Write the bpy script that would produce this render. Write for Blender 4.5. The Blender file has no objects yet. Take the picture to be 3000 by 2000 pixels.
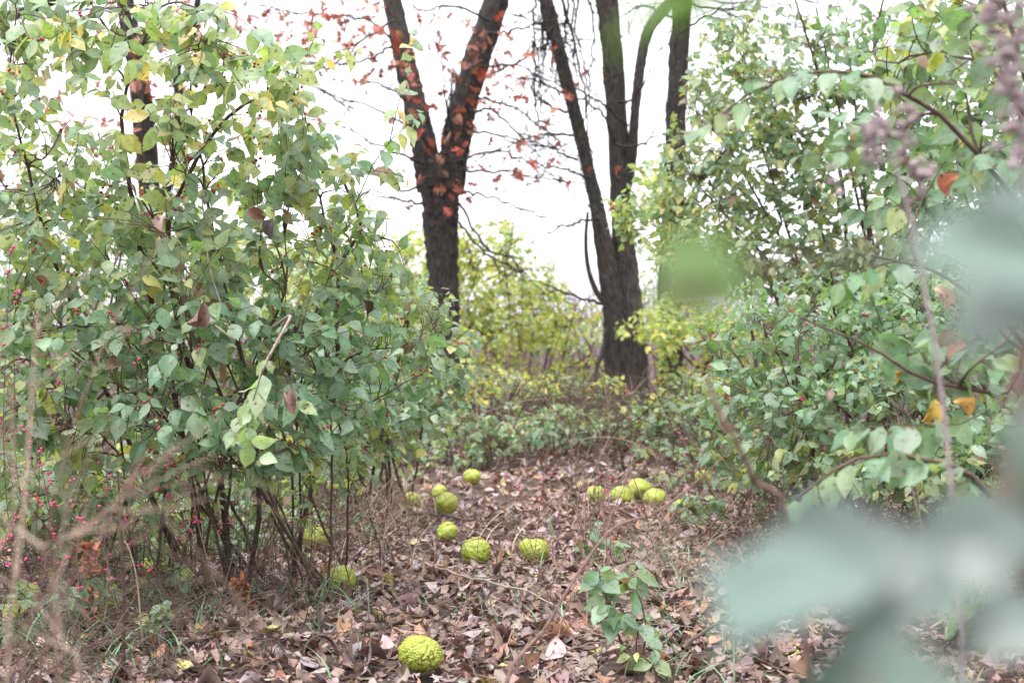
import bpy, bmesh, math
import numpy as np

rng = np.random.default_rng(11)
SC = bpy.context.scene
COL = SC.collection

# ------------------------------------------------------------------ camera
CAM_H, FPX = 0.92, 4167.0            # eye height (m), focal length in photo pixels (3000 wide)
cd = bpy.data.cameras.new('camera')
cd.lens, cd.sensor_width = 50.0, 36.0
cd.clip_start, cd.clip_end = 0.05, 2000.0
cd.dof.use_dof = True
cd.dof.focus_distance = 4.5
cd.dof.aperture_fstop = 4.3
cam = bpy.data.objects.new('camera', cd)
COL.objects.link(cam)
cam.location = (0, 0, CAM_H)
cam.rotation_euler = (math.radians(90), 0, 0)
SC.camera = cam

# ------------------------------------------------------------------ overcast sky and soft sun
SUN_EL, SUN_AZ = math.radians(66), math.radians(-35)
w = bpy.data.worlds.new('World')
SC.world = w
w.use_nodes = True
nt = w.node_tree
nt.nodes.clear()
sky = nt.nodes.new('ShaderNodeTexSky')
sky.sky_type = 'NISHITA'
sky.sun_disc = False
sky.sun_elevation = SUN_EL
sky.sun_rotation = SUN_AZ
sky.dust_density = 6.0
hs = nt.nodes.new('ShaderNodeHueSaturation')
hs.inputs['Saturation'].default_value = 0.12
mx = nt.nodes.new('ShaderNodeMix'); mx.data_type = 'RGBA'
mx.inputs[0].default_value = 0.75                 # cloud deck hides most of the clear sky
mx.inputs[7].default_value = (9.2, 9.3, 10.0, 1)
bg = nt.nodes.new('ShaderNodeBackground')
bg.inputs['Strength'].default_value = 0.075
wo = nt.nodes.new('ShaderNodeOutputWorld')
nt.links.new(sky.outputs[0], hs.inputs['Color'])
nt.links.new(hs.outputs[0], mx.inputs[6])
nt.links.new(mx.outputs[2], bg.inputs['Color'])
nt.links.new(bg.outputs[0], wo.inputs[0])

sl = bpy.data.lights.new('sun', 'SUN')
sl.energy = 1.5
sl.angle = math.radians(45)
sl.color = (1.0, 0.97, 0.93)
so = bpy.data.objects.new('sun', sl)
COL.objects.link(so)
so.rotation_euler = (math.radians(90) - SUN_EL, 0, math.radians(-25))

SC.view_settings.view_transform = 'Standard'
SC.view_settings.look = 'None'
SC.view_settings.exposure = 1.94
SC.view_settings.gamma = 1.0
SC.render.engine = 'CYCLES'
SC.cycles.use_denoising = True
SC.cycles.use_adaptive_sampling = True
SC.cycles.adaptive_threshold = 0.02
SC.cycles.max_bounces = 4
SC.cycles.diffuse_bounces = 3
SC.cycles.transmission_bounces = 3
SC.cycles.glossy_bounces = 2
SC.cycles.caustics_reflective = False
SC.cycles.caustics_refractive = False

# ------------------------------------------------------------------ coordinates
def P(px, py, Y):
    """photo pixel seen at distance Y -> a point of the place"""
    return np.array([(px - 1500) / FPX * Y, Y, CAM_H - (py - 1000) / FPX * Y])

def gz(x, y):
    return (.018 * np.sin(1.7 * x + .6) * np.sin(1.3 * y) + .010 * np.sin(4.1 * x + 2.3 * y + 1)
            + .012 * np.sin(2.9 * y - 1.1 * x))

def Gp(px, py):
    Y = CAM_H * FPX / (py - 1000)
    p = P(px, py, Y); p[2] = gz(p[0], p[1])
    return p

def norm(a):
    return a / np.maximum(np.linalg.norm(a, axis=-1, keepdims=True), 1e-9)

# ------------------------------------------------------------------ mesh helpers
def mesh_np(name, V, quads=None, tris=None, mat=None, col=None, uv=None, smooth=True):
    me = bpy.data.meshes.new(name)
    V = np.asarray(V, dtype=np.float32).reshape(-1, 3)
    nq = 0 if quads is None else len(quads)
    nt_ = 0 if tris is None else len(tris)
    li = []
    if nq: li.append(np.asarray(quads, dtype=np.int32).ravel())
    if nt_: li.append(np.asarray(tris, dtype=np.int32).ravel())
    li = np.concatenate(li)
    starts = np.concatenate([np.arange(nq) * 4, nq * 4 + np.arange(nt_) * 3]).astype(np.int32)
    me.vertices.add(len(V)); me.loops.add(len(li)); me.polygons.add(nq + nt_)
    me.vertices.foreach_set('co', V.ravel())
    me.loops.foreach_set('vertex_index', li)
    me.polygons.foreach_set('loop_start', starts)
    if smooth:
        me.polygons.foreach_set('use_smooth', np.ones(nq + nt_, dtype=bool))
    if col is not None:
        a = me.attributes.new('col', 'FLOAT_COLOR', 'POINT')
        c = np.ones((len(V), 4), dtype=np.float32); c[:, :3] = np.asarray(col).reshape(-1, 3)
        a.data.foreach_set('color', c.ravel())
    if uv is not None:
        a = me.attributes.new('luv', 'FLOAT_VECTOR', 'POINT')
        u = np.zeros((len(V), 3), dtype=np.float32); u[:, :2] = np.asarray(uv).reshape(-1, 2)
        a.data.foreach_set('vector', u.ravel())
    me.update(calc_edges=True)
    if mat is not None: me.materials.append(mat)
    return me

def link(name, me, parent=None, loc=(0, 0, 0), **props):
    o = bpy.data.objects.new(name, me)
    COL.objects.link(o)
    if parent is not None: o.parent = parent
    o.location = loc
    for k, v in props.items():
        if v is not None: o[k] = v
    return o

def thing(name, label, cat, loc=(0, 0, 0), group=None):
    return link(name, None, None, loc, label=label, category=cat, group=group)

def grid_quads(R, C, wrap=False):
    i = np.arange(R - 1)[:, None]; j = np.arange(C if wrap else C - 1)[None, :]
    j2 = (j + 1) % C
    q = np.stack([i * C + j, i * C + j2, (i + 1) * C + j2, (i + 1) * C + j], -1)
    return q.reshape(-1, 4)

def batch_quads(q, m, nv):
    return (q[None] + (np.arange(m) * nv)[:, None, None]).reshape(-1, 4)

def tubes(Pts, Rad, k=5):
    """Pts (m,n,3), Rad (m,n) -> verts, quads"""
    Pts = np.asarray(Pts, float); Rad = np.asarray(Rad, float)
    if Pts.ndim == 2: Pts, Rad = Pts[None], Rad[None]
    m, n, _ = Pts.shape
    T = norm(np.gradient(Pts, axis=1))
    avg = norm(T.mean(1))
    ref = np.where((np.abs(avg[:, 2:3]) > .7), np.array([[1., .13, 0]]), np.array([[0, .1, 1.]]))
    S = norm(np.cross(T, ref[:, None, :]))
    B = np.cross(S, T)
    a = np.arange(k) * 2 * np.pi / k
    V = Pts[:, :, None, :] + Rad[:, :, None, None] * (np.cos(a)[None, None, :, None] * S[:, :, None, :] + np.sin(a)[None, None, :, None] * B[:, :, None, :])
    return V.reshape(-1, 3), batch_quads(grid_quads(n, k, True), m, n * k)

def smooth_line(pts, n=16):
    """Catmull-Rom through the points"""
    p = np.asarray(pts, float)
    if len(p) == 2:
        t = np.linspace(0, 1, n)[:, None]
        return p[0] * (1 - t) + p[1] * t
    q = np.vstack([2 * p[0] - p[1], p, 2 * p[-1] - p[-2]])
    ts = np.linspace(0, len(p) - 1 - 1e-6, n)
    i = ts.astype(int); t = (ts - i)[:, None]
    p0, p1, p2, p3 = q[i], q[i + 1], q[i + 2], q[i + 3]
    return .5 * (2 * p1 + (p2 - p0) * t + (2 * p0 - 5 * p1 + 4 * p2 - p3) * t**2 + (3 * p1 - p0 - 3 * p2 + p3) * t**3)

def tube_obj(name, line, r0, r1, mat, parent=None, origin=None, k=6, **props):
    line = np.asarray(line)
    r = np.linspace(r0, r1, len(line))
    o0 = np.zeros(3) if origin is None else np.asarray(origin)
    V, q = tubes(line - o0, r, k)
    return link(name, mesh_np(name, V, q, mat=mat), parent, tuple(o0) if parent is None else (0, 0, 0), **props)

# ------------------------------------------------------------------ leaf shapes
def prof_ovate(t):
    b = np.interp(t, [0, .05, .10, .2, .34, .5, .66, .8, .9, 1.0], [.015, .02, .13, .31, .45, .46, .35, .185, .07, .004])
    return b
def prof_oval(t):
    return np.interp(t, [0, .04, .1, .25, .45, .65, .85, .95, 1.0], [.012, .02, .13, .27, .33, .30, .17, .08, .01])
def prof_broad(t):
    return np.interp(t, [0, .05, .12, .3, .5, .7, .88, 1.0], [.015, .03, .32, .47, .50, .40, .2, .01])
OAK_T = np.array([0, .07, .14, .23, .31, .40, .49, .57, .66, .74, .83, .90, 1.0])
OAK_W = np.array([.012, .02, .07, .26, .07, .45, .09, .10, .40, .10, .24, .06, .012])
def prof_oak(t): return np.interp(t, OAK_T, OAK_W)

def leaf_verts(prof, ts, C, L, W, fold, curl, twist, ripple, cup=0.0, sweep=0.0, seed=None):
    """all params (m,) -> (m, R*C, 3) local: x side, y along, z normal"""
    L = np.atleast_1d(np.asarray(L, float)); m = len(L)
    f = lambda a: np.broadcast_to(np.atleast_1d(np.asarray(a, float)), (m,))[:, None, None]
    u = np.linspace(-1, 1, C)[None, None, :]; t = ts[None, :, None]
    Lm, Wm, fo, cu, tw, ri, cp = f(L), f(W), f(fold), f(curl), f(twist), f(ripple), f(cup)
    ph = rng.uniform(0, 6.28, (m, 1, 1)); ph2 = rng.uniform(0, 6.28, (m, 1, 1))
    x0 = u * prof(ts)[None, :, None] * Wm * (1 + rng.normal(0, .07, (m, len(ts), C)))
    ax = np.abs(x0)
    cu = np.where(np.abs(cu) < 1e-3, 1e-3, cu)
    ang = cu * t
    z = ax * np.sin(fo) + ri * (np.sin(t * 8 + ph) * np.abs(u)**1.5 + .6 * np.sin(t * 5 + ph2) * u) + cp * (x0**2) * 4
    x = x0 * np.cos(fo) * np.cos(np.clip(cp * ax * 3, -1.2, 1.2))
    yy = np.sin(ang) / cu + sweep * ax * np.cos(ang); zz = -(1 - np.cos(ang)) / cu
    y = yy + z * np.sin(ang); zz = zz + z * np.cos(ang)
    ta = tw * t
    X = x * np.cos(ta) - zz * np.sin(ta) * 0.6; Z = zz + x * np.sin(ta)
    V = np.stack([X, y + 0 * X, Z + 0 * X], -1) * Lm[..., None]
    return V.reshape(m, -1, 3)

def place(Vl, pos, d, nrm):
    d = norm(d); s = norm(np.cross(d, nrm)); n = np.cross(s, d)
    return pos[:, None, :] + Vl[..., 0:1] * s[:, None] + Vl[..., 1:2] * d[:, None] + Vl[..., 2:3] * n[:, None]

TS6 = np.array([0, .06, .18, .38, .60, .82, 1.0])
TS5 = np.array([0, .12, .42, .76, 1.0])
TS9 = np.array([0, .05, .11, .2, .32, .46, .6, .74, .87, 1.0])
def luv(ts, C, m):
    u, t = np.meshgrid(np.linspace(-1, 1, C), ts)
    return np.tile(np.stack([u, t], -1).reshape(1, -1, 2), (m, 1, 1))

# ------------------------------------------------------------------ materials
def new_mat(name):
    m = bpy.data.materials.new(name); m.use_nodes = True
    n = m.node_tree; n.nodes.clear()
    out = n.nodes.new('ShaderNodeOutputMaterial')
    return m, n, out
def N(n, typ, **kw):
    x = n.nodes.new(typ)
    for k, v in kw.items(): setattr(x, k, v)
    return x
def math_(n, op, a, b=None, clamp=False):
    x = N(n, 'ShaderNodeMath', operation=op, use_clamp=clamp)
    for i, v in enumerate((a, b)):
        if v is None: continue
        if isinstance(v, (int, float)): x.inputs[i].default_value = v
        else: n.links.new(v, x.inputs[i])
    return x.outputs[0]
def mixc(n, fac, a, b, blend='MIX'):
    x = N(n, 'ShaderNodeMix', data_type='RGBA', blend_type=blend)
    for i, v in ((0, fac), (6, a), (7, b)):
        if isinstance(v, (int, float)): x.inputs[i].default_value = v
        elif isinstance(v, tuple): x.inputs[i].default_value = (*v, 1)
        else: n.links.new(v, x.inputs[i])
    return x.outputs[2]
def noise(n, vec, scale, detail=3, rough=.55):
    x = N(n, 'ShaderNodeTexNoise')
    x.inputs['Scale'].default_value = scale; x.inputs['Detail'].default_value = detail; x.inputs['Roughness'].default_value = rough
    if vec is not None: n.links.new(vec, x.inputs['Vector'])
    return x.outputs[0]
def ramp(n, fac, stops):
    x = N(n, 'ShaderNodeValToRGB')
    e = x.color_ramp.elements
    while len(e) < len(stops): e.new(.5)
    for i, (p, c) in enumerate(stops):
        e[i].position = p; e[i].color = (*c, 1) if len(c) == 3 else c
    n.links.new(fac, x.inputs[0])
    return x.outputs[0]

def leaf_mat(name, rough=.42, transl=.44, ttint=(1.4, 1.45, .6), spots=.69, spotcol=(.10, .05, .025), vein=.35, under=.3, spec=.75, mott=1.0):
    m, n, out = new_mat(name)
    pos = N(n, 'ShaderNodeNewGeometry')
    c = N(n, 'ShaderNodeAttribute', attribute_name='col').outputs['Color']
    lu = N(n, 'ShaderNodeAttribute', attribute_name='luv').outputs['Vector']
    sp = N(n, 'ShaderNodeSeparateXYZ'); n.links.new(lu, sp.inputs[0])
    au = math_(n, 'ABSOLUTE', sp.outputs[0])
    n1 = noise(n, pos.outputs['Position'], 45, 1)
    g = math_(n, 'ADD', math_(n, 'MULTIPLY', math_(n, 'SUBTRACT', n1, .5), .9 * mott), 1.0)
    cc = mixc(n, 1.0, c, g, 'MULTIPLY')
    # side veins and midrib
    vv = math_(n, 'FRACT', math_(n, 'SUBTRACT', math_(n, 'MULTIPLY', sp.outputs[1], 7.0), math_(n, 'MULTIPLY', au, 1.6)))
    vm = math_(n, 'SUBTRACT', 1.0, math_(n, 'MULTIPLY', math_(n, 'ABSOLUTE', math_(n, 'SUBTRACT', vv, .5)), 9.0), True)
    mid = math_(n, 'SUBTRACT', 1.0, math_(n, 'MULTIPLY', au, 11.0), True)
    vall = math_(n, 'MAXIMUM', math_(n, 'MULTIPLY', vm, .35), mid)
    cc = mixc(n, math_(n, 'MULTIPLY', vall, vein), cc, mixc(n, .5, c, (.55, .58, .38)))
    n2 = noise(n, pos.outputs['Position'], 80, 0)
    sm = math_(n, 'MULTIPLY', math_(n, 'SUBTRACT', n2, spots), 14.0, True)
    cc = mixc(n, math_(n, 'MULTIPLY', sm, .85), cc, spotcol)
    ub = mixc(n, math_(n, 'MULTIPLY', pos.outputs['Backfacing'], under), cc, (.30, .36, .24))
    b = N(n, 'ShaderNodeBsdfPrincipled')
    n.links.new(ub, b.inputs['Base Color'])
    rr = math_(n, 'ADD', rough, math_(n, 'MULTIPLY', pos.outputs['Backfacing'], .25))
    n.links.new(rr, b.inputs['Roughness'])
    b.inputs['Specular IOR Level'].default_value = spec
    bu = N(n, 'ShaderNodeBump'); bu.inputs['Strength'].default_value = .35; bu.inputs['Distance'].default_value = .002
    n.links.new(math_(n, 'MULTIPLY', vall, -1.0), bu.inputs['Height'])
    n.links.new(bu.outputs[0], b.inputs['Normal'])
    tr = N(n, 'ShaderNodeBsdfTranslucent')
    n.links.new(mixc(n, 1.0, cc, ttint, 'MULTIPLY'), tr.inputs['Color'])
    ms = N(n, 'ShaderNodeMixShader'); ms.inputs[0].default_value = transl
    n.links.new(b.outputs[0], ms.inputs[1]); n.links.new(tr.outputs[0], ms.inputs[2])
    n.links.new(ms.outputs[0], out.inputs[0])
    return m

def plain_mat(name, c1, c2, scale=30, rough=.8, stretch=(1, 1, 1), bump=.4, bdist=.01, attr=False, spec=.3):
    m, n, out = new_mat(name)
    tc = N(n, 'ShaderNodeNewGeometry')
    mp = N(n, 'ShaderNodeMapping'); mp.inputs['Scale'].default_value = stretch
    n.links.new(tc.outputs['Position'], mp.inputs[0])
    n1 = noise(n, mp.outputs[0], scale, 5, .65)
    cc = mixc(n, ramp(n, n1, [(.32, (0, 0, 0)), (.68, (1, 1, 1))]), c1, c2)
    if attr:
        a = N(n, 'ShaderNodeAttribute', attribute_name='col').outputs['Color']
        g = math_(n, 'ADD', .7, math_(n, 'MULTIPLY', n1, .6))
        cc = mixc(n, 1.0, a, g, 'MULTIPLY')
    b = N(n, 'ShaderNodeBsdfPrincipled')
    n.links.new(cc, b.inputs['Base Color']); b.inputs['Roughness'].default_value = rough
    b.inputs['Specular IOR Level'].default_value = spec
    bu = N(n, 'ShaderNodeBump'); bu.inputs['Strength'].default_value = bump; bu.inputs['Distance'].default_value = bdist
    n.links.new(n1, bu.inputs['Height']); n.links.new(bu.outputs[0], b.inputs['Normal'])
    n.links.new(b.outputs[0], out.inputs[0])
    return m

M_LEAF = leaf_mat('honeysuckle_leaf')
M_PALELEAF = leaf_mat('near_leaf', rough=.38, transl=.10, ttint=(1.1, 1.2, .9), spots=.74, vein=.2)
M_RED = leaf_mat('oak_leaf', rough=.55, transl=.25, ttint=(1.3, .9, .8), spots=.70, vein=.2, under=.15)
M_DRY = leaf_mat('dead_leaf', rough=.6, transl=.10, ttint=(1.2, .9, .7), spots=.66, spotcol=(.05, .03, .025), vein=.25, under=.0, spec=.35, mott=1.2)
M_TWIG = plain_mat('twig_bark', (.055, .036, .028), (.13, .09, .07), 60, .8, bump=.3, bdist=.002)
M_PALE = plain_mat('pale_twig_bark', (.22, .17, .14), (.34, .28, .24), 60, .7, bump=.3, bdist=.002)
M_RTWIG = plain_mat('reddish_twig_bark', (.12, .065, .055), (.24, .15, .13), 60, .7, bump=.3, bdist=.002)
M_BARK = plain_mat('trunk_bark', (.026, .022, .021), (.105, .090, .083), 9, .95, (4, 4, .9), 1.0, .10)
_n = M_BARK.node_tree
_b = next(x for x in _n.nodes if x.type == 'BSDF_PRINCIPLED'); _src = _b.inputs['Base Color'].links[0].from_socket
_g = N(_n, 'ShaderNodeNewGeometry'); _n1 = noise(_n, _g.outputs['Position'], 1.6, 3); _n2 = noise(_n, _g.outputs['Position'], 14, 3)
_c = mixc(_n, math_(_n, 'MULTIPLY', math_(_n, 'SUBTRACT', _n1, .48), 3.0, True), _src, mixc(_n, 1.0, _src, (1.15, 1.25, .95), 'MULTIPLY'))
_c = mixc(_n, math_(_n, 'MULTIPLY', math_(_n, 'SUBTRACT', _n2, .63), 6.0, True), _c, (.16, .17, .14))
_n.links.new(_c, _b.inputs['Base Color'])
M_SOIL = plain_mat('soil', (.035, .024, .021), (.10, .07, .06), 3.0, 1.0, bump=.6, bdist=.05)
M_BERRY = plain_mat('red_berry', (.22, .010, .012), (.32, .02, .02), 40, .25, bump=0, spec=.6)
M_PINK = plain_mat('pink_berry', (.42, .02, .10), (.55, .05, .17), 60, .35, bump=0, spec=.5)
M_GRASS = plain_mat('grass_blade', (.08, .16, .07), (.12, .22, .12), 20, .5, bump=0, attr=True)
M_STRAW = plain_mat('dry_stalk', (.22, .16, .12), (.36, .27, .21), 40, .8, bump=.2, bdist=.002)
M_DSTALK = plain_mat('dark_dry_stalk', (.045, .028, .024), (.10, .06, .05), 40, .85, bump=.3, bdist=.003)
M_REED = plain_mat('dry_reed', (.20, .15, .16), (.34, .27, .27), 2, .9, bump=0)
M_SEED = plain_mat('dry_seed_head', (.20, .15, .16), (.40, .32, .33), 70, .9, bump=.5, bdist=.003)

def fruit_mat():
    m, n, out = new_mat('hedge_apple_skin')
    tc = N(n, 'ShaderNodeNewGeometry')
    a = N(n, 'ShaderNodeAttribute', attribute_name='col').outputs['Color']
    n1 = noise(n, tc.outputs['Position'], 26, 4, .6)
    cc = mixc(n, math_(n, 'MULTIPLY', math_(n, 'SUBTRACT', n1, .60), 9.0, True), a, (.13, .10, .035))
    n3 = noise(n, tc.outputs['Position'], 9, 2)
    cc = mixc(n, math_(n, 'MULTIPLY', n3, .5), cc, mixc(n, 1.0, cc, (.65, .95, .5), 'MULTIPLY'))
    b = N(n, 'ShaderNodeBsdfPrincipled')
    n.links.new(cc, b.inputs['Base Color']); b.inputs['Roughness'].default_value = .5
    b.inputs['Subsurface Weight'].default_value = .08
    b.inputs['Subsurface Radius'].default_value = (.006, .008, .002)
    n2 = noise(n, tc.outputs['Position'], 320, 2)
    bu = N(n, 'ShaderNodeBump'); bu.inputs['Strength'].default_value = .4; bu.inputs['Distance'].default_value = .002
    n.links.new(n2, bu.inputs['Height']); n.links.new(bu.outputs[0], b.inputs['Normal'])
    n.links.new(b.outputs[0], out.inputs[0])
    return m
M_FRUIT = fruit_mat()

# ------------------------------------------------------------------ ground
def ground():
    inner = np.arange(-14, 14.01, .28)
    outer = np.array([16, 19, 24, 32, 45, 70, 120, 220, 400, 700.])
    xs = np.concatenate([-outer[::-1], inner, outer])
    yi = np.arange(-2, 26, .28)
    ys = np.concatenate([[-700, -300, -120, -50, -20, -8, -4], yi, [28, 32, 38, 46, 60, 90, 150, 260, 450, 800.]])
    X, Y = np.meshgrid(xs, ys)
    f = np.clip(1 - (np.hypot(X, Y - 8) - 10) / 15, 0, 1)
    Z = gz(X, Y) * f - .004
    V = np.stack([X, Y, Z], -1).reshape(-1, 3)
    me = mesh_np('ground', V, grid_quads(len(ys), len(xs)), mat=M_SOIL)
    link('ground', me, kind='structure')
ground()

# ------------------------------------------------------------------ palettes (base colours of leaves)
PAL = {
    'blue':   ([(.125, .220, .135), (.155, .250, .165), (.108, .198, .112), (.205, .295, .205), (.165, .255, .13), (.24, .30, .15), (.20, .12, .085)], [.24, .25, .17, .17, .11, .04, .02]),
    'mid':    ([(.125, .205, .125), (.165, .240, .15), (.20, .27, .14), (.27, .31, .13), (.37, .37, .14), (.16, .24, .175), (.21, .125, .085)], [.20, .24, .2, .13, .07, .14, .02]),
    'yellowgreen': ([(.27, .34, .16), (.33, .37, .16), (.21, .30, .16), (.43, .41, .16), (.52, .43, .17), (.20, .29, .20), (.25, .15, .10)], [.25, .20, .23, .1, .04, .16, .02]),
    'yellow': ([(.38, .42, .095), (.46, .46, .10), (.30, .38, .10), (.54, .48, .10), (.24, .34, .12), (.26, .36, .18)], [.26, .22, .2, .1, .12, .10]),
    'light':  ([(.26, .36, .20), (.30, .40, .24), (.22, .32, .17), (.34, .42, .27), (.24, .35, .18), (.28, .36, .18)], [.2, .2, .2, .15, .15, .1]),
    'pale':   ([(.072, .114, .098), (.082, .124, .108), (.064, .104, .084), (.088, .130, .110), (.072, .112, .094), (.062, .102, .080)], [.2, .2, .2, .15, .15, .1]),  # cool cast of reflected sky put into these near leaf colours
    'bright': ([(.105, .215, .03), (.12, .24, .035), (.095, .20, .03), (.13, .23, .04), (.10, .21, .035), (.12, .23, .035)], [.2, .2, .2, .15, .15, .1]),
    'red':    ([(.29, .058, .025), (.33, .09, .04), (.22, .055, .028), (.33, .13, .08), (.26, .08, .03), (.35, .055, .035)], [.22, .2, .2, .14, .14, .1]),
}
for _k, _f in (('blue', (1.12, 1.12, 1.10)), ('mid', (1.13, 1.13, 1.11)), ('yellowgreen', (1.1, 1.12, 1.2)), ('yellow', (1.05, 1.06, 1.1))):   # brightened leaf colours, with a pale bluish sheen put into the base colour
    PAL[_k] = ([(c if c[1] < c[0] * .7 else tuple(a * b for a, b in zip(c, _f))) for c in PAL[_k][0]], PAL[_k][1])
VARIANTS = {}
def leaf_variant(pal, ci, shape, k):
    key = (pal, ci, shape, k)
    if key not in VARIANTS:
        if shape == 'oak':
            ts, C, prof, sw = OAK_T, 3, prof_oak, .35
            V = leaf_verts(prof, ts, C, [1.0], [1.0], [rng.uniform(.1, .6)], [rng.uniform(-.2, 1.2)], [rng.normal(0, .4)], [.02], 0.0, sw)
            mat = M_RED
        else:
            ts, C, prof = TS9, 5, prof_ovate
            V = leaf_verts(prof, ts, C, [1.0], [rng.uniform(.54, .72)], [rng.uniform(.02, .32)], [rng.uniform(.0, .8)], [rng.normal(0, .35)], [.012])
            mat = M_PALELEAF if pal == 'pale' else M_LEAF
        c = np.array(PAL[pal][0][ci]) * rng.uniform(.9, 1.12) * np.exp(rng.normal(0, .04, 3))
        VARIANTS[key] = mesh_np('leaf', V[0], grid_quads(len(ts), C), mat=mat, col=np.tile(c, (V.shape[1], 1)), uv=luv(ts, C, 1)[0])
    return VARIANTS[key]

REG = []            # every leafy plant waits here; leaves become parts once all are known

def sample_blob(b, n):
    c, r = b
    p = rng.normal(0, 1, (n, 3)); p = norm(p) * (rng.uniform(0, 1, (n, 1)) ** (1 / 2.4))
    return c + p * r

def bez(a, c1, c2, b, n):
    t = np.linspace(0, 1, n)[None, :, None]
    a, c1, c2, b = a[:, None], c1[:, None], c2[:, None], b[:, None]
    return (1 - t)**3 * a + 3 * (1 - t)**2 * t * c1 + 3 * (1 - t) * t * t * c2 + t**3 * b

def attach(T, S, SD, up_bias=.35):
    """for each target pick the nearest skeleton point, preferring points below it"""
    out = np.empty(len(T), int)
    for i0 in range(0, len(T), 256):
        d = T[i0:i0 + 256, None] - S[None]
        dist = np.linalg.norm(d, axis=-1)
        out[i0:i0 + 256] = np.argmin(dist - up_bias * d[..., 2] + np.abs(dist - .25) * .2, 1)
    return S[out], SD[out]

def twig_paths(T, S, SD, n, droop, wob):
    a, ad = attach(T, S, SD)
    L = np.linalg.norm(T - a, axis=1, keepdims=True)
    c1 = a + norm(ad + .6 * norm(T - a)) * L * .4
    out = norm(T - a); out[:, 2] *= .3; out = norm(out)
    c2 = T - (out * .35 + np.array([0, 0, -droop])) * L * .45 * np.array([1, 1, -1])
    p = bez(a, c1, c2, T, n)
    wv = rng.normal(0, 1, p.shape) * wob * L[:, None] * np.linspace(0, 1, n)[None, :, None] * np.linspace(1, .2, n)[None, :, None]
    return p + wv

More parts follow.
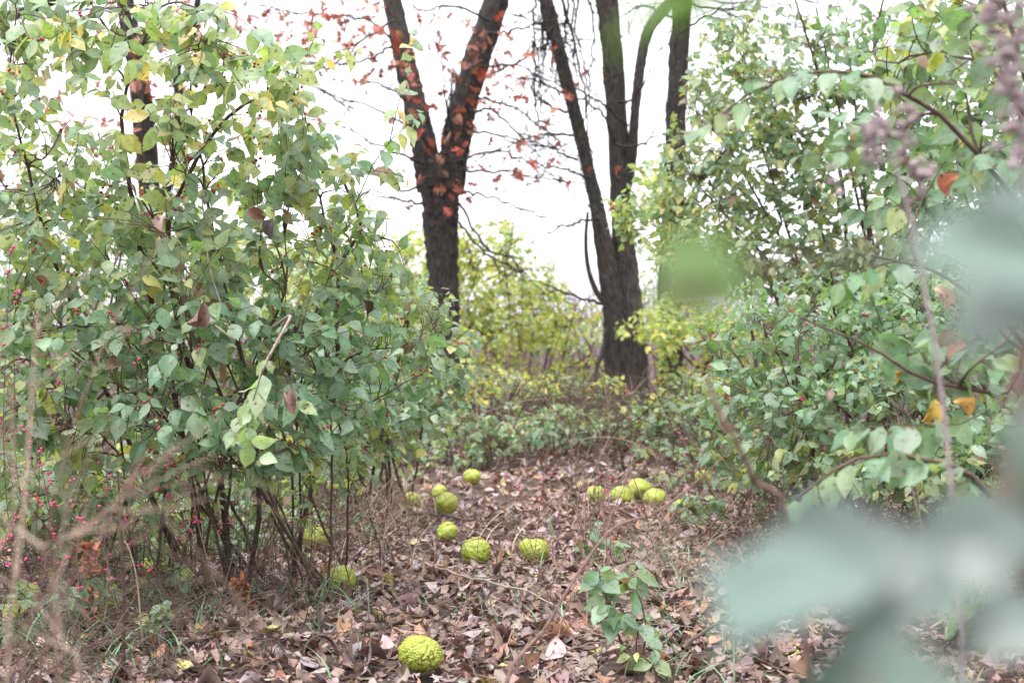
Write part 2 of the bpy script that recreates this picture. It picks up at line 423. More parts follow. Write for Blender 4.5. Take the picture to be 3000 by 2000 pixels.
DENS = 2.0
def plant(name, label, base, stems, blobs, pal='mid', leaf=.065, n_branch=24, group=None, cat='shrub', spacing=.042,
          droop=.35, leafy=.75, parts=300, mat=M_TWIG, berries=0, berry_mat=None, twig_r=.0016, shape='ovate', branch_r=.004, extra=None, wmul=1.0, face=0.0, dens=None):
    blobs = [(b[0], b[1], max(1, round(b[2] * (DENS if dens is None else dens)))) + tuple(b[3:]) for b in blobs]
    leaf = leaf * 1.18
    base = np.asarray(base, float)
    e = thing(name, label, cat, tuple(base), group)
    S, SD = [], []
    for line, r0, r1 in stems:
        ln = smooth_line(line, 16)
        ln[1:-1] += rng.normal(0, .003, (14, 3)) * min(1.0, np.linalg.norm(ln[-1] - ln[0]))
        V, q = tubes(ln - base, np.linspace(r0, r1, 16), 6)
        link('stem', mesh_np('stem', V, q, mat=mat), e)
        S.append(ln); SD.append(norm(np.gradient(ln, axis=0)))
    S = np.vstack(S); SD = np.vstack(SD)
    wts = np.array([b[2] for b in blobs], float)
    if n_branch:
        cnt = np.maximum(1, np.round(n_branch * wts / wts.sum())).astype(int)
        T = np.vstack([sample_blob((b[0], b[1]), c) for b, c in zip(blobs, cnt)])
        bp = twig_paths(T, S, SD, 12, droop, .02)
        for p in bp:
            V, q = tubes(p - base, np.linspace(branch_r, branch_r * .45, 12), 5)
            link('branch', mesh_np('branch', V, q, mat=mat), e)
        S = np.vstack([S, bp[:, 2:].reshape(-1, 3)]); SD = np.vstack([SD, norm(np.gradient(bp, axis=1))[:, 2:].reshape(-1, 3)])
    T, pidx = [], []
    for b in blobs:
        T.append(sample_blob((b[0], b[1]), int(b[2]))); pidx += [b[3] if len(b) > 3 else pal] * int(b[2])
    T = np.vstack(T); pidx = np.array(pidx)
    T[:, 2] = np.maximum(T[:, 2], .05)
    tp = twig_paths(T, S, SD, 9, droop, .035)
    if extra is not None:                       # hand-laid leafy sprays
        for ln, pl in extra:
            tp = np.vstack([tp, smooth_line(ln, 9)[None]]); pidx = np.append(pidx, pl)
    V, q = tubes(tp[:, ::2] - base, np.broadcast_to(np.linspace(twig_r * 1.35, twig_r * .65, 5), (len(tp), 5)), 3)
    link('twigs', mesh_np('twigs', V, q, mat=mat), e, kind='stuff')
    # leaves in opposite pairs along the outer part of each twig
    seg = np.linalg.norm(np.diff(tp, axis=1), axis=-1); ln_ = seg.sum(1)
    pos, dr, nr, LL, pp, node = [], [], [], [], [], []
    cen = T.mean(0) + np.array([0, .3, 0])
    for i in range(len(tp)):
        span = min(ln_[i] * leafy, .55)
        k = max(2, int(span / spacing))
        f = 1 - np.arange(k) * (span / k) / max(ln_[i], 1e-6)
        x = f * 8; j = np.clip(x.astype(int), 0, 7); fr = (x - j)[:, None]
        p = tp[i, j] * (1 - fr) + tp[i, j + 1] * fr
        d = norm(tp[i, j + 1] - tp[i, j])
        hor = norm(np.cross(d, np.array([0, 0, 1.]) + rng.normal(0, .25, 3)))
        roll = rng.normal(0, .5)
        for s in (-1, 1):
            keep = rng.random(k) < .93
            dd = s * hor * .8 + d * rng.uniform(.2, .7, (k, 1)) + np.array([0, 0, -1.]) * rng.uniform(.0, 1.3, (k, 1)) + rng.normal(0, .25, (k, 3))
            outw = p - cen; outw[:, 2] = 0; outw = norm(outw)
            nn = np.array([0, -face * .6, .62]) + outw * .6 + rng.normal(0, .45, (k, 3)) + s * hor * .2
            pos.append(p[keep]); dr.append(dd[keep]); nr.append(nn[keep]); pp.append([pidx[i]] * int(keep.sum()))
            sz = leaf * rng.uniform(.45, 1.18, k) * np.where(np.arange(k) == 0, .7, 1)
            LL.append(sz[keep])
        node.append(p)
    rec = dict(e=e, base=base, pos=np.vstack(pos), d=np.vstack(dr), n=np.vstack(nr), L=np.concatenate(LL), pal=np.concatenate(pp), parts=parts, shape=shape, wmul=wmul)
    REG.append(rec)
    if berries:
        nd = np.vstack(node); c = nd[rng.integers(0, len(nd), berries)]
        c = np.repeat(c, 3, 0) + rng.normal(0, .010, (berries * 3, 3)) + np.array([0, 0, .004])
        link('berries', blob_mesh('berries', c - base, .0056, berry_mat or M_BERRY), e, kind='stuff')
    return e

_bm = bmesh.new(); bmesh.ops.create_icosphere(_bm, subdivisions=1, radius=1)
ICO_V = np.array([v.co[:] for v in _bm.verts]); ICO_F = np.array([[v.index for v in f.verts] for f in _bm.faces]); _bm.free()
def blob_mesh(name, c, r, mat, jitter=.15):
    m = len(c); rr = np.broadcast_to(r, (m,)) * rng.uniform(1 - jitter, 1 + jitter, m)
    V = c[:, None] + ICO_V[None] * rr[:, None, None]
    Ff = (ICO_F[None] + (np.arange(m) * len(ICO_V))[:, None, None]).reshape(-1, 3)
    return mesh_np(name, V, tris=Ff, mat=mat)

def B(px, py, Y, rx, ry, rd, n, pal=None):
    """leaf mass seen at pixel, half sizes rx, ry in pixels, rd in metres deep, n twigs"""
    k = Y / FPX
    t = (P(px, py, Y), np.array([rx * k, rd, ry * k]), n)
    return t + (pal,) if pal else t
def L3(*pts):
    return [P(*p) for p in pts]
def stem_to(base, *pts):
    return [np.asarray(base, float)] + [P(*p) for p in pts]

# ------------------------------------------------------------------ trees
def trunk_mesh(name, pts, rad, k=26, n=80, rough=.14):
    ln = smooth_line(pts, n); t = np.linspace(0, 1, n)
    r = np.interp(np.linspace(0, len(rad) - 1, n), np.arange(len(rad)), rad)
    V, q = tubes(ln, r, k)
    V = V.reshape(n, k, 3); c = ln[:, None]
    a = np.arange(k)[None] * 2 * np.pi / k; tt = t[:, None] * np.linalg.norm(ln[-1] - ln[0])
    dsp = 1 + rough * (.5 * np.sin(7 * a + 2.0 * np.sin(tt * 2.1)) + .4 * np.sin(11 * a - 3 * tt) * np.sin(5 * tt + 3 * a) + rng.normal(0, .35, (n, k)))
    V = c + (V - c) * dsp[..., None]
    return V.reshape(-1, 3), q
def trunk_part(name, e, base, pts, rad, **kw):
    V, q = trunk_mesh(name, pts, rad, **kw)
    link(name, mesh_np(name, V - base, q, mat=M_BARK), e)

def bare_branches(e, base, lines, r0=.012, twigs=5, tl=.5, mat=M_BARK, name='branch'):
    """thin branches as parts, with side twigs collected in one mesh"""
    for ln in lines:
        s = smooth_line(ln, 18)
        s[1:-1] += rng.normal(0, .012, (16, 3))
        V, q = tubes(s - base, np.linspace(r0, r0 * .3, 18), 5)
        o = link(name, mesh_np(name, V, q, mat=mat), e)
        d = norm(np.gradient(s, axis=0)); tw = []
        for _ in range(twigs):
            i = rng.integers(4, 17)
            l = tl * rng.uniform(.3, 1.1)
            v = norm(d[i] * .6 + rng.normal(0, .6, 3))
            t = np.linspace(0, 1, 7)[:, None]
            tw.append(s[i] + v * l * t + np.array([0, 0, -1]) * (t**2) * l * rng.uniform(-.2, .5) + rng.normal(0, .012, (7, 3)) * t)
        tw = np.array(tw)
        V, q = tubes(tw - base, np.broadcast_to(np.linspace(r0 * .36, r0 * .18, 7), tw.shape[:2]), 4)
        link('twigs', mesh_np('twigs', V, q, mat=mat), o, kind='stuff')

def red_leaves(e, base, clusters, parts=300, size=.165):
    pos = []
    for c, r, n in clusters: pos.append(sample_blob((c, r * np.array([2.0, 1.3, 1.6])), int(n * 1.45)))
    pos = np.vstack(pos); m = len(pos)
    d = rng.normal(0, 1, (m, 3)) * np.array([1, 1, .6]) + np.array([0, 0, -.7])
    nn = rng.normal(0, .8, (m, 3)) + np.array([0, -.5, .6])
    REG.append(dict(e=e, base=base, pos=pos, d=d, n=nn, L=size * rng.uniform(.55, 1.1, m), pal=np.array(['red'] * m), parts=parts, shape='oak', wmul=1.0))
    # short leaf-bearing twigs so that every cluster hangs on wood
    tw = []
    for i in range(0, m, 2):
        t = np.linspace(0, 1, 5)[:, None]
        v = norm(rng.normal(0, 1, 3) + np.array([0, 0, .4])) * rng.uniform(.15, .4)
        tw.append(pos[i] + v * t + rng.normal(0, .008, (5, 3)) * t)
    tw = np.array(tw)
    V, q = tubes(tw - base, np.broadcast_to(np.linspace(.0018, .003, 5), tw.shape[:2]), 4)
    link('leaf_twigs', mesh_np('leaf_twigs', V, q, mat=M_BARK), e, kind='stuff')

k16 = 16 / FPX
# forked tree, left of the middle
b1 = P(1298, 1240, 16); b1[2] = -.05
t1 = thing('oak_tree', 'forked dark-barked tree with red lobed leaves left of the gap', 'tree', tuple(b1))
trunk_part('trunk', t1, b1, [b1, P(1298, 1000, 16), P(1297, 800, 16), P(1292, 620, 16), P(1290, 520, 16), P(1290, 455, 16)], [62 * k16, 46 * k16, 43 * k16, 52 * k16, 58 * k16, 46 * k16])
trunk_part('limb', t1, b1, [P(1262, 560, 16.02), P(1240, 420, 16), P(1196, 220, 16.1), P(1148, 0, 16.2), P(1080, -350, 16.4), P(980, -900, 16.8)], [38 * k16, 37 * k16, 31 * k16, 27 * k16, 22 * k16, 9 * k16])
trunk_part('limb', t1, b1, [P(1318, 560, 15.98), P(1335, 420, 16), P(1375, 250, 15.9), P(1455, 0, 15.8), P(1560, -360, 15.6), P(1640, -900, 15.2)], [40 * k16, 42 * k16, 38 * k16, 35 * k16, 26 * k16, 10 * k16])
bare_branches(t1, b1, [
    L3((1330, 480, 15.7), (1440, 445, 15.5), (1560, 480, 15.2), (1760, 620, 14.9)),
    L3((1390, 330, 15.7), (1440, 320, 15.4), (1500, 380, 15.2), (1575, 450, 15)),
    L3((1300, 470, 15.7), (1230, 400, 15.4), (1120, 330, 15.1), (960, 270, 14.8), (850, 200, 14.6)),
    L3((1335, 560, 15.7), (1450, 580, 15.5), (1600, 640, 15.2)),
    L3((1262, 530, 15.7), (1180, 560, 15.5), (1130, 500, 15.3), (1020, 440, 15.1)),
    L3((1180, 150, 15.8), (1080, 60, 15.4), (900, 40, 15), (700, 10, 14.6)),
    L3((1160, 60, 15.8), (1050, 120, 15.2), (960, 200, 14.9), (860, 170, 14.7)),
    L3((1440, 60, 15.6), (1330, 20, 15.2), (1250, 30, 15), (1180, 0, 14.8)),
    L3((1340, 590, 15.7), (1420, 720, 15.4), (1500, 760, 15.2), (1560, 820, 15)),
    L3((1400, 240, 15.6), (1520, 180, 15.2), (1620, 120, 15), (1700, 130, 14.8)),
] + [L3((x0_, y0_, 15.6), (x0_ + dx_ * .4, y0_ + dy_ * .3 + rng.normal(0, 25), 15.4), (x0_ + dx_, y0_ + dy_, 15.2)) for x0_, y0_, dx_, dy_ in
    [(1400, 200, 260, 60), (1380, 280, 330, 190), (1360, 380, 300, 60), (1345, 500, 380, 40), (1345, 650, 200, 150), (1250, 600, -260, -40), (1245, 480, -330, -160), (1210, 300, -280, -60), (1170, 120, -300, 60), (1430, 100, 240, -60), (1330, 420, -40, -260), (1300, 430, 30, -250)]], .017, 9, .8)
def C(px, py, Y, rx, ry, rd, n):
    k = Y / FPX
    return (P(px, py, Y), np.array([rx * k, rd, ry * k]), n)
red_leaves(t1, b1, [C(1380, 250, 15.2, 80, 130, .5, 20), C(1340, 370, 15.3, 60, 70, .4, 14), C(1230, 410, 15.3, 50, 70, .4, 12), C(1480, 130, 15, 80, 90, .5, 14),
    C(1080, 110, 14.9, 100, 110, .6, 34), C(900, 60, 14.8, 110, 60, .6, 26), C(1300, 140, 15.2, 80, 70, .5, 26), C(1530, 280, 15.2, 90, 60, .5, 18),
    C(1480, 500, 15.2, 90, 60, .5, 20), C(1290, 550, 15.5, 60, 40, .2, 8), C(1170, 250, 15.3, 60, 90, .5, 14), C(1600, 300, 15, 80, 160, .5, 10),
    C(1720, 560, 15, 70, 90, .4, 5), C(600, 60, 14.8, 140, 60, .6, 30), C(760, 120, 14.8, 120, 80, .6, 24), C(1000, 60, 14.9, 90, 70, .5, 20), C(350, 200, 14.5, 120, 170, .6, 46), C(60, 250, 14.5, 90, 150, .6, 26), C(700, 330, 14.8, 120, 90, .5, 10)])

# twin-stemmed tree right of the middle
b2 = P(1840, 1228, 17); b2[2] = -.05
k17 = 17 / FPX
t2 = thing('tree', 'twin-stemmed grey-barked tree right of the gap', 'tree', tuple(b2))
trunk_part('trunk', t2, b2, [b2, P(1842, 1050, 17), P(1838, 900, 17), P(1830, 780, 17), P(1822, 640, 17), P(1806, 320, 17), P(1779, 0, 17), P(1750, -400, 17.1), P(1770, -900, 17.3)],
           [66 * k17, 50 * k17, 45 * k17, 37 * k17, 30 * k17, 29 * k17, 31 * k17, 23 * k17, 8 * k17])
trunk_part('limb', t2, b2, [P(1815, 1210, 16.95), P(1803, 950, 16.9), P(1783, 800, 16.9), P(1752, 620, 16.9), P(1726, 510, 16.9), P(1664, 250, 16.9), P(1600, 0, 16.9), P(1500, -380, 17)],
           [46 * k17, 34 * k17, 28 * k17, 21 * k17, 18 * k17, 19 * k17, 19 * k17, 10 * k17])
trunk_part('limb', t2, b2, [P(1830, 560, 16.95), P(1850, 470, 16.9), P(1860, 330, 16.8), P(1872, 220, 16.8), P(1893, 110, 16.8), P(1925, 50, 16.8), P(2010, -30, 16.7), P(2160, -140, 16.4)],
           [17 * k17, 15 * k17, 13 * k17, 14 * k17, 15 * k17, 15 * k17, 11 * k17, 5 * k17])
trunk_part('dead_limb', t2, b2, [P(1778, 900, 16.85), P(1745, 850, 16.8), P(1722, 780, 16.8), P(1716, 700, 16.8), P(1722, 620, 16.8)], [9 * k17, 8 * k17, 7 * k17, 6 * k17, 4 * k17], k=10, n=30)
trunk_part('dead_limb', t2, b2, [P(1775, 960, 16.8), P(1768, 1020, 16.7), P(1748, 1080, 16.6), P(1742, 1140, 16.5), P(1732, 1190, 16.5)], [7 * k17, 7 * k17, 6 * k17, 5 * k17, 3 * k17], k=10, n=30)
bl = [L3((1800, 420, 16.6), (1870, 425, 16.4), (1920, 400, 16.3), (2010, 380, 16.1)),
      L3((1800, 420, 16.6), (1770, 340, 16.4), (1700, 290, 16.2), (1630, 300, 16)),
      L3((1840, 370, 16.6), (1760, 300, 16.4), (1680, 260, 16.2), (1560, 200, 16)),
      L3((1690, 470, 16.6), (1600, 430, 16.3), (1480, 410, 16)),
      L3((1660, 330, 16.6), (1590, 300, 16.3), (1540, 230, 16)),
      L3((1770, 890, 16.7), (1690, 870, 16.5), (1600, 830, 16.3)),
      L3((1560, 120, 16.6), (1566, 220, 16.5), (1574, 340, 16.5), (1590, 355, 16.4))]
for _ in range(13):
    x = rng.uniform(1560, 1760); bl.append(L3((x, -60, 16.4), (x + rng.normal(0, 25), 80, 16.3), (x + rng.normal(0, 45), 190 + rng.uniform(-40, 160), 16.2)))
bl += [L3((x0_, y0_, 16.5), (x0_ + dx_ * .4, y0_ + dy_ * .3 + rng.normal(0, 25), 16.3), (x0_ + dx_, y0_ + dy_, 16)) for x0_, y0_, dx_, dy_ in [(1680, 300, -230, -80), (1700, 400, -300, 60), (1730, 520, -260, -60), (1810, 300, 130, -160), (1830, 500, 150, -60), (1760, 640, -230, 80), (1640, 160, -160, -120), (1800, 200, -60, -220)]]
bl += [L3((1640, -20, 16.4), (1700, 200, 16.3), (1725, 400, 16.2), (1740, 470, 16.2))]
bare_branches(t2, b2, bl, .019, 8, .5)

b3 = P(1965, 1240, 17.5); b3[2] = -.05
k175 = 17.5 / FPX
t3 = thing('tree', 'single straight trunk partly hidden behind green blur and right-hand shrub', 'tree', tuple(b3))
trunk_part('trunk', t3, b3, [b3, P(1966, 1050, 17.5), P(1964, 850, 17.5), P(1975, 500, 17.5), P(1985, 250, 17.5), P(1998, 0, 17.5), P(2010, -400, 17.5), P(2040, -900, 17.5)],
           [44 * k175, 34 * k175, 32 * k175, 29 * k175, 28 * k175, 27 * k175, 20 * k175, 8 * k175])
bare_branches(t3, b3, [L3((1990, 100, 17.3), (2080, 40, 17), (2200, 20, 16.5), (2360, 60, 16)), L3((2000, -30, 17.3), (2130, 10, 17), (2300, -10, 16.5), (2500, 40, 16)),
    L3((2000, 60, 17.3), (1900, 20, 17), (1830, 40, 16.8)), L3((2000, 0, 17.3), (2200, 60, 16.6), (2450, 90, 16.2))], .016, 18, .9)

b4 = P(455, 1260, 14.5); b4[2] = -.05
k145 = 14.5 / FPX
t4 = thing('oak_tree', 'leaning grey trunk behind the left shrub with red leaves around it', 'tree', tuple(b4))
trunk_part('trunk', t4, b4, [b4, P(450, 900, 14.5), P(440, 600, 14.5), P(418, 330, 14.5), P(395, 150, 14.5), P(365, 0, 14.5), P(330, -350, 14.5), P(300, -900, 14.5)],
           [40 * k145, 33 * k145, 31 * k145, 30 * k145, 28 * k145, 25 * k145, 18 * k145, 7 * k145])
trunk_part('limb', t4, b4, [P(440, 640, 14.45), P(500, 520, 14.4), P(525, 330, 14.3), P(520, 200, 14.3), P(560, 120, 14.3), P(580, 0, 14.2), P(640, -300, 14)], [15 * k145, 14 * k145, 15 * k145, 12 * k145, 10 * k145, 9 * k145, 3 * k145], k=12)
bare_branches(t4, b4, [L3((520, 260, 14.2), (600, 200, 14), (720, 210, 13.8), (840, 210, 13.6), (960, 280, 13.4), (1060, 320, 13.2)), L3((520, 350, 14.2), (620, 270, 14), (760, 300, 13.8)),
    L3((370, 40, 14.3), (250, 30, 14), (100, 60, 13.8))], .016, 7, .6)
red_leaves(t4, b4, [C(420, 420, 14.2, 60, 160, .4, 34), C(200, 420, 14.2, 130, 120, .5, 24), C(480, 150, 14, 90, 100, .4, 16), C(820, 90, 14, 120, 70, .4, 18)])

b5 = P(-260, 1270, 13); b5[2] = -.05
k13 = 13 / FPX
t5 = thing('tree', 'tree at the left edge whose mossy limb crosses the top corner', 'tree', tuple(b5))
trunk_part('trunk', t5, b5, [b5, P(-255, 800, 13), P(-250, 300, 13), P(-240, -200, 13), P(-230, -800, 13)], [50 * k13, 38 * k13, 35 * k13, 28 * k13, 10 * k13])
trunk_part('limb', t5, b5, [P(-245, 150, 13), P(-100, 70, 13), P(40, 45, 12.9), P(110, 20, 12.9), P(180, -10, 12.8), P(300, -90, 12.6)], [22 * k13, 17 * k13, 15 * k13, 14 * k13, 13 * k13, 7 * k13], k=14)
bare_branches(t5, b5, [L3((60, 40, 12.8), (30, 10, 12.7), (0, -30, 12.6)), L3((120, 20, 12.8), (160, 60, 12.7), (200, 30, 12.5))], .010, 4, .4)

# ------------------------------------------------------------------ shrubs
# left, in focus
bA = Gp(660, 1730)
def fan(base, n, spread, tops, r0=.011, r1=.004):
    out = []
    for i in range(n):
        b = base + np.array([np.clip(rng.normal(0, spread), -1.15 * spread, 1.15 * spread), np.clip(rng.normal(0, spread * .7), -.8 * spread, .8 * spread), 0]); b[2] = -.01
        t = tops[i % len(tops)]
        tgt = P(t[0] + rng.normal(0, 40), t[1] + rng.normal(0, 40), t[2])
        mid = b * .55 + tgt * .45 + np.array([rng.normal(0, .04), rng.normal(0, .04), .12])
        out.append(([b, mid, tgt], r0 * rng.uniform(.6, 1.1), r1))
    return out
stA = [(stem_to(bA + np.array([-.06, 0, 0]), (560, 1400, 5.1), (470, 1000, 4.8), (402, 670, 4.6), (375, 490, 4.5), (360, 300, 4.45), (455, 40, 4.3)), .013, .0045),
       (stem_to(bA + np.array([.02, 0, 0]), (640, 1380, 5.1), (520, 960, 4.8), (487, 687, 4.7), (530, 560, 4.6), (616, 400, 4.5), (714, 312, 4.45), (843, 254, 4.4)), .013, .004),
       (stem_to(bA + np.array([.22, .1, 0]), (930, 1350, 5.2), (985, 1100, 5.1), (990, 930, 5.0), (998, 780, 5.0), (1030, 715, 5.0), (1058, 695, 4.95), (1040, 610, 4.95), (1010, 540, 4.9)), .011, .005),
       (stem_to(bA + np.array([.1, -.1, 0]), (760, 1400, 4.9), (700, 1000, 4.6), (640, 760, 4.5), (600, 560, 4.45), (560, 330, 4.4)), .011, .0035),
       (stem_to(bA + np.array([-.15, .1, 0]), (420, 1400, 5.1), (250, 1000, 4.8), (120, 640, 4.5), (40, 330, 4.3)), .011, .0035),
       (L3((1058, 695, 4.95), (1085, 690, 4.9), (1150, 705, 4.85)), .005, .003),
       (L3((998, 780, 5.0), (960, 680, 4.9), (930, 560, 4.85), (870, 480, 4.8)), .006, .003)]
stA += fan(bA, 24, .36, [(300, 900, 4.6), (600, 1000, 4.5), (800, 900, 4.6), (900, 1000, 4.7), (450, 600, 4.6), (150, 1000, 4.7)], .0065, .0028)
blA = [B(600, 1430, 5.1, 300, 90, .4, 15, 'mid'), B(900, 1450, 5.3, 150, 90, .35, 9, 'mid'), B(80, 10, 4.3, 170, 90, .3, 11, 'mid'), B(380, -20, 4.3, 220, 90, .3, 13, 'mid'), B(640, 150, 4.3, 160, 110, .3, 12, 'yellowgreen'), B(1000, 600, 4.9, 150, 110, .35, 16, 'mid'), B(1150, 800, 5.2, 120, 110, .35, 14, 'mid'), B(160, 150, 4.2, 210, 170, .35, 15, 'yellowgreen'), B(480, 170, 4.2, 240, 190, .35, 17, 'yellowgreen'), B(650, 60, 4.0, 130, 80, .3, 5, 'mid'), B(800, 250, 4.3, 200, 130, .3, 13, 'yellowgreen'),
       B(200, 430, 4.4, 260, 170, .45, 24, 'yellowgreen'), B(560, 420, 4.5, 230, 150, .45, 21, 'yellowgreen'), B(880, 460, 4.6, 190, 120, .35, 22, 'mid'),
       B(200, 680, 4.5, 300, 170, .5, 44, 'mid'), B(620, 700, 4.6, 280, 170, .5, 52, 'mid'), B(960, 760, 4.9, 170, 170, .45, 26, 'mid'),
       B(250, 960, 4.5, 320, 160, .5, 44, 'blue'), B(640, 960, 4.5, 280, 170, .5, 52, 'blue'), B(960, 980, 4.8, 220, 170, .5, 44, 'blue'),
       B(560, 1180, 4.4, 260, 130, .4, 32, 'blue'), B(880, 1180, 4.7, 200, 130, .45, 34, 'blue'), B(1120, 1060, 5.2, 180, 150, .4, 22, 'blue'),
       B(200, 1220, 4.7, 240, 130, .4, 26, 'mid'), B(720, 1320, 4.6, 260, 80, .4, 20, 'mid'), B(450, 1340, 4.9, 240, 90, .4, 18, 'mid'), B(980, 1330, 5.0, 150, 80, .4, 14, 'mid'), B(130, 1420, 5.0, 230, 130, .35, 24, 'mid'), B(420, 1500, 5.2, 200, 90, .3, 14, 'mid'), B(60, 1180, 4.6, 180, 150, .3, 16, 'mid')]
exA = [(L3((840, 930, 3.8), (790, 1040, 3.75), (745, 1150, 3.7), (680, 1258, 3.7)), 'light'), (L3((770, 1080, 3.7), (740, 1180, 3.68), (720, 1260, 3.66), (760, 1340, 3.66)), 'light'),
       (L3((1130, 470, 4.6), (1160, 330, 4.5), (1195, 200, 4.45), (1212, 110, 4.4)), 'yellowgreen'),
       (L3((1040, 600, 4.6), (1110, 450, 4.5), (1180, 380, 4.5), (1230, 330, 4.5)), 'yellowgreen'),
       (L3((1000, 520, 4.7), (1100, 500, 4.6), (1190, 520, 4.6)), 'yellowgreen'),
       (L3((900, 250, 4.4), (960, 160, 4.3), (1050, 140, 4.3)), 'yellowgreen'),
       (L3((850, 250, 4.4), (900, 160, 4.3), (930, 90, 4.3)), 'yellowgreen')]
eA = plant('honeysuckle_shrub', 'large honeysuckle shrub with red berries and many bare stems, nearest on the left', bA, stA, blA, leaf=.068, n_branch=70, berries=260, extra=exA, face=.5, spacing=.042, dens=1.75)

for ln, r in ((L3((800, 960, 4.3), (850, 925, 3.85), (812, 1000, 3.77), (770, 1080, 3.74), (735, 1180, 3.7), (675, 1262, 3.68)), .0042), (L3((560, 860, 4.4), (600, 930, 4.2), (640, 960, 4.1), (690, 1000, 4.1)), .003), (L3((590, 560, 4.4), (610, 760, 4.3), (650, 900, 4.2), (690, 1020, 4.1)), .0025)):
    V, q = tubes(smooth_line(ln, 20) - bA, np.linspace(r, r * .7, 20), 7)
    link('stem', mesh_np('stem', V, q, mat=M_PALE), eA, label='pale weathered stem')
bB = Gp(250, 1470)
plant('honeysuckle_shrub', 'dense green shrub behind the left berry shrub', bB, fan(bB, 14, .4, [(100, 800, 8), (400, 700, 8), (700, 800, 8), (850, 1000, 8), (0, 500, 8)], .016, .006),
      [B(100, 560, 8.2, 260, 260, .8, 60, 'mid'), B(480, 700, 8.4, 300, 220, .8, 70, 'mid'), B(100, 980, 7.8, 300, 240, .8, 80, 'mid'), B(520, 1060, 8.0, 320, 220, .8, 80, 'mid'), B(820, 900, 8.4, 240, 260, .7, 60, 'yellowgreen'), B(250, 1300, 7.2, 420, 130, .6, 70, 'mid'), B(700, 1320, 7.4, 300, 110, .5, 50, 'mid'), B(100, 1430, 6.4, 300, 90, .4, 30, 'mid')],
      leaf=.062, n_branch=40, berries=60, twig_r=.002, face=.4)
bC = Gp(1080, 1480)
plant('honeysuckle_shrub', 'arching green shrub leaning into the gap before the forked tree', bC, fan(bC, 10, .2, [(1000, 850, 7), (1150, 900, 7), (1280, 950, 6.8), (1050, 1100, 7), (1200, 1150, 6.8)], .012, .004)
      + [(stem_to(bC, (1010, 1200, 7.2), (1080, 1000, 7.1), (1130, 870, 7.0), (1185, 860, 7.0)), .010, .004)],
      [B(1000, 800, 7.3, 190, 160, .5, 26, 'yellowgreen'), B(1180, 900, 7.0, 160, 120, .5, 26, 'mid'), B(1290, 1000, 6.9, 120, 130, .4, 18, 'mid'), B(1050, 1080, 7.0, 220, 150, .5, 40, 'blue'), B(1250, 1170, 6.8, 140, 110, .4, 18, 'blue'),
       B(980, 1290, 6.8, 160, 80, .5, 22, 'mid'), B(1120, 1280, 7, 140, 70, .4, 14, 'mid')],
      leaf=.062, n_branch=30, berries=50, face=.4, dens=3.0)

# right
bE = Gp(2480, 1420)
plant('honeysuckle_shrub', 'tall honeysuckle shrub with sky showing through, behind the near right branches', bE,
      fan(bE, 16, .45, [(2100, 500, 9), (2250, 250, 9), (2450, 100, 8.8), (2700, 200, 8.6), (2900, 300, 8.5), (2600, 600, 8.6), (2200, 750, 9), (2900, 700, 8.5)], .018, .006)
      + [(stem_to(bE, (2480, 700, 8.9), (2430, 350, 8.8), (2370, 130, 8.7), (2330, 0, 8.6)), .016, .005), (stem_to(bE, (2560, 800, 8.8), (2620, 350, 8.7), (2560, 150, 8.6), (2600, -40, 8.5)), .016, .006)],
      [B(2230, 200, 8.9, 250, 220, .7, 70, 'mid'), B(2080, 250, 9.4, 90, 200, .5, 8, 'mid'), B(2550, 180, 8.6, 260, 220, .7, 70, 'blue'), B(2850, 220, 8.3, 220, 260, .7, 90, 'blue'), B(2150, 450, 9.0, 230, 170, .7, 80, 'mid'), B(2450, 480, 8.8, 260, 180, .7, 76, 'mid'),
       B(2800, 520, 8.3, 260, 200, .7, 90, 'blue'), B(2080, 700, 9.2, 200, 170, .6, 80, 'yellowgreen'), B(2350, 730, 8.9, 260, 150, .7, 70, 'mid'), B(2700, 800, 8.4, 320, 180, .7, 90, 'blue'), B(1960, 560, 9.4, 120, 170, .4, 20, 'yellowgreen'),
       B(1900, 620, 10, 130, 150, .4, 14, 'yellowgreen')],
      leaf=.066, n_branch=60, berries=150, twig_r=.002, face=.4, dens=2.7)
bD = Gp(2650, 1560)
plant('honeysuckle_shrub', 'low bluish-green shrub with magenta berries at the right of the path', bD, fan(bD, 16, .4, [(2200, 950, 6.3), (2400, 850, 6.2), (2650, 850, 6), (2850, 900, 5.8), (2300, 1150, 6), (2600, 1100, 5.8), (2100, 1100, 6.4)], .012, .004),
      [B(2250, 960, 6.4, 230, 150, .5, 50, 'blue'), B(2520, 900, 6.2, 240, 130, .5, 44, 'blue'), B(2820, 900, 5.9, 240, 180, .5, 54, 'blue'), B(2270, 1150, 6.2, 270, 150, .5, 60, 'blue'), B(2600, 1130, 5.9, 260, 150, .5, 54, 'blue'),
       B(2880, 1200, 5.6, 200, 180, .5, 44, 'blue'), B(2330, 1320, 6.0, 290, 110, .5, 50, 'mid'), B(2700, 1380, 5.6, 280, 110, .5, 40, 'mid'), B(2900, 1750, 4.3, 120, 200, .3, 16, 'mid')],
      leaf=.064, n_branch=50, berries=70, berry_mat=M_PINK, face=.5, dens=2.4)
bF = np.array([1.75, 3.0, -.02])
